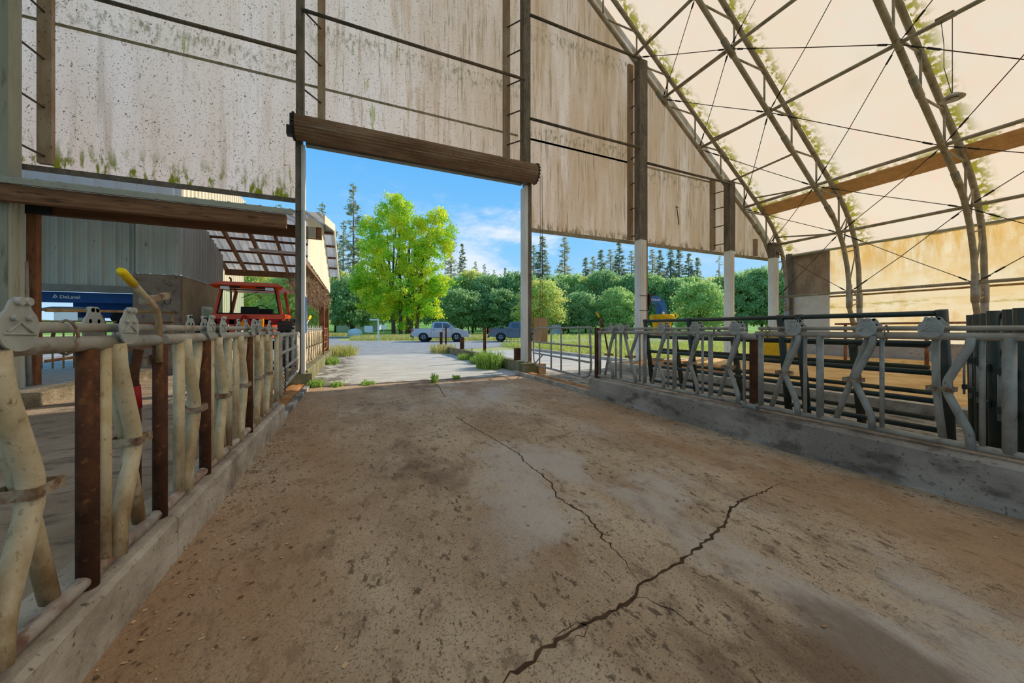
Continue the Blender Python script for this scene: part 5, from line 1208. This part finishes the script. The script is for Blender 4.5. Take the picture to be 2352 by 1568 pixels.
def leafy_mesh(seed, R, H, mname, n):
    """broad crown of unit trees: radius R, height H"""
    g = np.random.default_rng(seed); Cs = []
    for k in range(n):
        f = g.uniform(.2, 1); z = H * f; rr_ = R * math.sqrt(max(0, 1 - (abs(f - .48) / .55) ** 2.2)) * g.uniform(.65, 1.05)
        a = g.uniform(0, 2 * PI); c = np.array((rr_ * math.cos(a), rr_ * math.sin(a), z))
        if g.uniform() < .25: c[:2] *= .5
        m_ = 60; q = g.normal(size=(m_, 3)) * np.array((.75, .75, .42)) + c; Cs.append(q)
    Cs = np.concatenate(Cs)
    mb = MB().tube([(0, 0, -.5), (.1, 0, H * .35), (0, .1, H * .85)], [.3, .2, .05], 7)
    for k in range(5):
        a = 2 * PI * k / 5; mb.tube([(0, 0, H * .25), (R * .6 * math.cos(a), R * .6 * math.sin(a), H * .6)], [.14, .04], 5)
    return [('foliage', cards('foliage', Cs, g.uniform(.35, .7, len(Cs)), mname, seed + 1, .3, ratio=.75)), ('trunk', mesh_of(mb, 'bark', 'trunk'))]
BM = [leafy_mesh(31, 5.6, 14, 'leaf_a', 190), leafy_mesh(32, 6.2, 14, 'leaf_b', 200), leafy_mesh(33, 5.2, 14, 'leaf_a', 170), leafy_mesh(34, 5.6, 14, 'leaf_c', 190), leafy_mesh(35, 6.4, 14, 'leaf_b', 190)]
def bearing(p): return math.atan2(p[0], p[1])
def sections(L_):
    """split along the row, left to right, by what frames them"""
    out = {}
    for p in sorted(L_, key=bearing):
        u = 1176 + 813 * math.tan(bearing(p) - YAW)
        s_ = 'seen under the lean-to' if u < 690 else 'left of the maple' if u < 870 else 'between maple and door post' if u < 1205 else 'between door post and cow brush' if u < 1466 else 'right of the cow brush'
        out.setdefault(s_, []).append(p)
    return out
PINES = [(-8.6, 108.6, 36.0), (-0.9, 107.4, 42.0), (-6.1, 124.9, 33.1), (-4.2, 130.7, 37.7), (25.3, 102.4, 32.1), (30.5, 108.9, 28.3), (36.2, 113.0, 23.9), (40.1, 115.6, 23.9), (43.3, 114.2, 21.7), (48.3, 116.4, 23.1), (48.4, 109.8, 19.9), (-17.7, 106.0, 33.2), (54.0, 105.2, 29.4), (51.8, 95.2, 29.6), (57.0, 90.8, 29.0), (72.2, 101.6, 25.9), (77.0, 103.9, 27.3), (74.5, 96.2, 27.7), (81.3, 99.8, 29.3), (76.0, 89.0, 28.7), (83.9, 92.1, 27.5), (89.0, 92.0, 26.5), (90.1, 89.3, 28.0), (97.2, 92.8, 28.9), (90.9, 82.5, 27.4), (96.7, 84.3, 27.5), (99.6, 83.0, 26.1), (104.0, 83.3, 25.1), (101.2, 73.6, 23.6)]
BUSH = [(-12.2, 103.6, 14.1), (-8.8, 104.3, 14.4), (-5.3, 104.9, 16.1), (-1.5, 98.9, 14.1), (2.2, 103.9, 15.0), (19.9, 98.3, 14.1), (24.4, 91.9, 14.7), (28.7, 92.2, 16.4), (31.1, 86.8, 14.9), (36.2, 88.9, 15.0), (38.7, 85.7, 15.6), (40.9, 82.5, 14.4), (44.8, 78.6, 14.1), (51.4, 80.1, 15.6), (56.8, 79.9, 15.0), (59.8, 76.4, 16.3), (62.7, 73.0, 14.4), (65.4, 69.6, 15.0), (67.4, 66.5, 13.8), (69.8, 63.3, 13.0), (78.8, 65.9, 14.4), (77.6, 57.7, 13.1), (79.5, 54.7, 13.6), (84.7, 54.6, 14.5), (85.9, 51.9, 14.8), (87.0, 49.2, 13.7), (94.2, 50.5, 15.1), (97.5, 49.0, 13.3), (-23.5, 114.0, 14.8), (-18.0, 117.1, 14.3), (-28.4, 110.7, 13.0), (7.4, 116.8, 14.3), (15.1, 115.6, 14.5)]
k = 0
rr = random.Random(8)
for sec, L_ in sections(PINES).items():
    for i, p in enumerate(L_):
        z = hill_z(p[0], p[1]); H = p[2] - z; u = 1176 + 813 * math.tan(bearing(p) - YAW)
        v = 3 if p == (101.2, 73.6, 23.6) else 0 if p[2] > 30 and u < 900 else 2 if u > 1530 else [1, 2, 1, 2][k % 4] if u > 1210 else [0, 1, 2, 1][k % 4]
        plant('pine_tree', 'tall dark pine, %s from left of those %s' % (ORD[i], sec), 'tree', (p[0], p[1], z), PM[v], (H / 30 * (.95 if u < 1210 else 1.35), H / 30 * (.95 if u < 1210 else 1.35), H / 30), rr.uniform(0, 6), 'pines on the wooded rise'); k += 1
for sec, L_ in sections(BUSH).items():
    for i, p in enumerate(L_):
        z = hill_z(p[0], p[1]); H = p[2] - z
        plant('leafy_tree', 'round leafy tree, %s from left of those %s' % (ORD[i], sec), 'tree', (p[0], p[1], z), BM[[1, 0, 4, 2, 1, 0, 3][k % 7]], (H / 14 * .82, H / 14 * .82, H / 14), rr.uniform(0, 6), 'leafy trees along the wood edge'); k += 1
for (x, y, zt), v, lab in (((35.0, 65.4, 11.1), 3, 'yellow green round tree just right of the right door post'), ((58.5, 46.5, 9.8), 0, 'broad green tree right of the cow brush in the field'), ((22.7, 81.8, 10.4), 1, 'small dark tree behind the silver pickup'),
                           ((32.0, 79.9, 10.6), 4, 'dark tree on the slope behind the slate pickup'), ((46.0, 67.2, 9.3), 1, 'low green tree beside the right utility pole'), ((52.7, 62.1, 10.0), 2, 'low green tree left of the brush column'),
                           ((-9.6, 65.3, 9.3), 3, 'bright green tree right behind the tractor cab'), ((-15.4, 74.4, 10.5), 3, 'bright green tree left behind the tractor roof'), ((-9.5, 80.6, 9.6), 0, 'mid green tree behind the left door post')):
    z = hill_z(x, y); H = zt - z
    plant('leafy_tree', lab, 'tree', (x, y, z), BM[v], (H / 14 * 1.1, H / 14 * 1.1, H / 14), rr.uniform(0, 6))

def grass(name, areas, m, label, cat, seed, kind='stuff'):
    """areas = [(polygon bbox x0,x1,y0,y1, test, count, height, width)]"""
    g = np.random.default_rng(seed); B = []; Hh = []; Wd = []
    for x0, x1, y0, y1, test, n, h, wd in areas:
        q = np.stack([g.uniform(x0, x1, n), g.uniform(y0, y1, n), np.full(n, -.06)], 1)
        if test is not None: q = q[test(q[:, 0], q[:, 1])]
        B.append(q); Hh.append(h * g.uniform(.5, 1.3, len(q))); Wd.append(np.full(len(q), wd))
    B = np.concatenate(B); Hh = np.concatenate(Hh); Wd = np.concatenate(Wd); n = len(B)
    a = g.uniform(0, 2 * PI, n); dx = np.stack([np.cos(a), np.sin(a), np.zeros(n)], 1); ln = g.normal(size=(n, 3)) * .28; ln[:, 2] = 1
    V = np.stack([B - dx * Wd[:, None], B + dx * Wd[:, None], B + ln * Hh[:, None] * np.array((.45, .45, .6)) + dx * Wd[:, None] * .6, B + ln * Hh[:, None]], 1).reshape(-1, 3)
    me = bpy.data.meshes.new(name); me.from_pydata(V.tolist(), [], [tuple(range(4 * i, 4 * i + 4)) for i in range(n)]); me.materials.append(M[m])
    o = bpy.data.objects.new(name, me); COL.objects.link(o); return tag(o, label, cat, None, kind)
grass('field_grass', [(10.8, 24, 11, 27.5, None, 26000, .42, .012), (24, 60, 8, 25, None, 12000, .5, .03), (14, 75, 40, 62, lambda x, y: y > 40 - .0 * x, 9000, .55, .05)], 'blade', 'bright green grass in the field right of the doorway', 'grass', 1)
grass('road_grass', [(-1, 22, 41, 66, lambda x, y: (y > 48.2 - .43 * x) & (y < 66) & (x > (y - 47) * .16 - 1.2), 26000, .55, .035), (-16, 0, 74, 96, None, 4000, .6, .08)], 'blade_dry', 'pale tall grass on the far side of the road behind the pickups', 'grass', 2)
def tuft(x, y, r_, n, h, m, label, z=0):
    g = np.random.default_rng(int(abs(x * 100 + y * 10)));
    ang = g.uniform(0, 2 * PI, n); rad = r_ * np.sqrt(g.uniform(0, 1, n)); mb = MB()
    for k in range(n):
        bx, by = x + rad[k] * math.cos(ang[k]), y + rad[k] * math.sin(ang[k]) * 1.4; hh = h * g.uniform(.4, 1.1); o = g.uniform(-.4, .4, 2) * hh; a = g.uniform(0, PI); w_ = .012
        d = Vector((math.cos(a) * w_, math.sin(a) * w_, 0)); b0 = Vector((bx, by, z)); md = b0 + Vector((o[0] * .35, o[1] * .35, hh * .6)); tp = b0 + Vector((o[0], o[1], hh))
        mb.add([b0 - d, b0 + d, md + d * .9, tp, md - d * .9], [(0, 1, 2, 3, 4)])
        for q in range(3):
            c = b0 + (tp - b0) * g.uniform(.3, 1); l = Vector(g.normal(size=3).tolist()).normalized() * .05; s_ = Vector(g.normal(size=3).tolist()).normalized() * .02
            mb.quad(c, c + l * .5 + s_, c + l, c + l * .5 - s_)
    return single('weed_tuft', mb, m, label, 'weeds')
tuft(4.3, 11.9, .42, 520, .62, 'weed', 'tall green weed clump against the outside right kerb')
tuft(4.45, 13.6, .28, 220, .32, 'weed', 'low weeds along the outside right kerb beyond the tall clump')
tuft(4.5, 15.6, .3, 200, .28, 'weed', 'small weeds midway along the outside right kerb')
tuft(4.6, 20.6, .7, 420, .55, 'blade_dry', 'yellow dry grass at the far end of the outside right kerb')
tuft(-.75, 20.5, .75, 460, .6, 'blade_dry', 'yellow grass at the far end of the outside left kerb')
tuft(-.95, 15.8, .3, 160, .3, 'weed', 'sparse weeds along the outside left kerb')
tuft(-.9, 9.75, .16, 110, .16, 'weed', 'low green weeds beside the left door post')
tuft(-.45, 9.62, .14, 80, .1, 'weed', 'tiny weed second from the left on the doorway sill')
tuft(.25, 9.64, .16, 60, .08, 'weed', 'tiny weed third from the left on the doorway sill')
tuft(1.85, 9.3, .08, 50, .22, 'weed', 'single upright weed in the floor crack near the doorway')
tuft(2.55, 9.68, .12, 50, .1, 'weed', 'flat weed on the sill right of the middle')

# utility poles and wires, signs and small things across the road
def upole(x, y, h, r_, m, label, arm):
    t = thing('utility_pole', label, 'utility pole', (x, y, hill_z(x, y)))
    part('shaft', MB().tube([(x, y, hill_z(x, y) - .3), (x, y, h)], r_, 8), m, t)
    if arm:
        part('crossarm', MB().obox((x, y, h - .35), (4.2, .14, .16), Matrix.Rotation(-YAW, 3, 'Z')), 'pole', t)
        for s in (-1.9, -1.2, 1.2, 1.9): part('insulator', MB().tube([(x + s * math.cos(YAW), y - s * math.sin(YAW), h - .3), (x + s * math.cos(YAW), y - s * math.sin(YAW), h + .1)], .12, 6), 'white', t)
        part('transformer', MB().lathe((x + .3, y - .3, h - 2.2), [(.1, 0), (.26, .05), (.26, .85), (.1, .95)], 'z', 12), 'pole', t)
    return t
upole(27.7, 92.7, 11.4, .17, 'pole', 'grey utility pole with crossarm behind the silver pickup', True)
upole(28.6, 92.0, 7.3, .2, 'pole_brown', 'short brown pole beside the grey utility pole', False)
upole(49.1, 78.9, 11.8, .17, 'pole', 'grey utility pole left of the brush column', True)
for za, zb, zc, zd, lab in ((13.2, 11.4, 12.2, 11.2, 'uppermost pale power wire crossing behind the trees'), (12.3, 10.9, 11.4, 10.4, 'middle pale power wire crossing behind the trees'), (8.6, 7.4, 8.4, 8.6, 'lowest pale power wire crossing behind the trees')):
    P_ = [(-13, 110.5, za), (27.7, 92.6, zb), (49.1, 78.8, zc), (108, 56.4, zd)]; pts = []
    for a, b_ in zip(P_, P_[1:]):
        for k in range(8): f = k / 8; pts.append((a[0] + (b_[0] - a[0]) * f, a[1] + (b_[1] - a[1]) * f, a[2] + (b_[2] - a[2]) * f - 1.6 * f * (1 - f)))
    pts.append(P_[-1]); single('power_wire', MB().tube(pts, .05, 5), 'wire', lab, 'wire')
single('sign_post', MB().box(2.16, 2.34, 43.35, 43.5, -.1, 2.5).box(1.3, 2.34, 43.37, 43.48, 2.36, 2.52), 'white', 'white wooden sign post with side arm beside the road', 'sign post')
for x, y, z0, s_, lab in ((3.6, 55.2, 1.3, .8, 'white box on a stake right of the sign post'), (1.8, 64.7, .8, 1.3, 'white meter box left of the sign post')):
    t = thing('utility_box', lab, 'box', (x, y, -.08)); part('box', MB().box(x - s_ / 2, x + s_ / 2, y, y + .3, z0, z0 + s_ * .85), 'white', t); part('stake', MB().box(x - .06, x + .06, y + .1, y + .2, -.1, z0), 'pole', t)
t = thing('utility_box', 'grey cabinet in the field left of the right utility pole', 'box', (35.9, 60.7, -.08)); part('box', MB().box(34.9, 36.9, 60.2, 61.2, .3, 2.2), 'pole', t); part('plinth', MB().box(34.8, 37, 60.1, 61.3, -.1, .3), 'pole', t)
single('white_rock', MB().sphere((-.3, 67.8, .6), (1.3, .7, .9), 10), 'white', 'pale boulder at the road bend left of the sign post', 'rock')
t = thing('road_sign', 'yellow diamond road sign beyond the green panels', 'sign', (42.8, 38.0, -.06))
part('face', MB().obox((42.8, 38.0, 3.3), (.8, .03, .8), Matrix.Rotation(-.85, 3, 'Z') @ Matrix.Rotation(PI / 4, 3, 'Y')), 'yellow_grip', t)
part('symbol', MB().obox((42.785, 37.978, 3.3), (.12, .012, .42), Matrix.Rotation(-.85, 3, 'Z')), 'black', t); part('plate', MB().obox((42.8, 38, 2.5), (.45, .03, .3), Matrix.Rotation(-.85, 3, 'Z')), 'yellow_grip', t); part('stem', MB().tube([(42.8, 38.05, -.1), (42.8, 38.05, 3.6)], .04, 6), 'pole', t)
def house(x, y, w_, h, label):
    z = hill_z(x, y) - .2; t = thing('house', label, 'house', (x, y, z)); A_ = Matrix.Rotation(-YAW, 3, 'Z')
    part('walls', MB().obox((x, y, z + h / 2), (w_, 7, h), A_), 'white', t)
    c = Vector((x, y, z + h)); mb = MB(); mb.prism([c + A_ @ Vector(q) for q in ((-w_ / 2 - .4, -3.9, 0), (-w_ / 2 - .4, 3.9, 0), (-w_ / 2 - .4, 0, 2.2))], A_ @ Vector((w_ + .8, 0, 0))); part('roof', mb, 'trim_grey', t)
    for s in (-.3, .0, .3): part('window', MB().obox(Vector((x, y, z + h * .55)) + A_ @ Vector((s * w_, -3.52, 0)), (1.2, .06, 1.2), A_), 'auto_glass', t)
house(45.5, 106, 13, 4.6, 'pale house half hidden behind the trees above the slate pickup')
house(0.5, 119, 11, 4.4, 'pale house half hidden in the trees left of the maple')
# loose chips and straw on the alley floor
g = np.random.default_rng(9); mb = MB()
for k in range(3600):
    f = g.uniform()
    if f < .5: x, y = -1.0 + abs(g.normal(0, .35)), g.uniform(.9, 9.3)
    elif f < .7: x, y = 4.45 - abs(g.normal(0, .3)), g.uniform(.4, 9)
    else: x, y = g.uniform(-1, 4.4), g.uniform(.6, 9) ** 1.0
    a = g.uniform(0, PI); l = .0025 + .011 * g.uniform() ** 3; w_ = l * g.uniform(.25, .7); d = Vector((math.cos(a), math.sin(a), 0)); s_ = Vector((-d.y, d.x, 0)); c = Vector((x, y, .004)); hz = Vector((0, 0, g.uniform(.001, .005)))
    mb.add([c - d * l - s_ * w_, c + d * l - s_ * w_, c + d * l + s_ * w_ + hz, c - d * l + s_ * w_ + hz], [(0, 1, 2, 3)], int(g.integers(0, 3)))
M['chip_a'] = mat('pale_wood_chip', (.6, .42, .24), rough=1); M['chip_b'] = mat('brown_crumb', (.16, .09, .05), rough=1); M['chip_c'] = mat('tan_straw_bit', (.4, .25, .12), rough=1)
single('floor_chips', mb, ['chip_a', 'chip_b', 'chip_c'], 'wood chips and straw bits scattered over the alley floor', 'debris', kind='stuff')
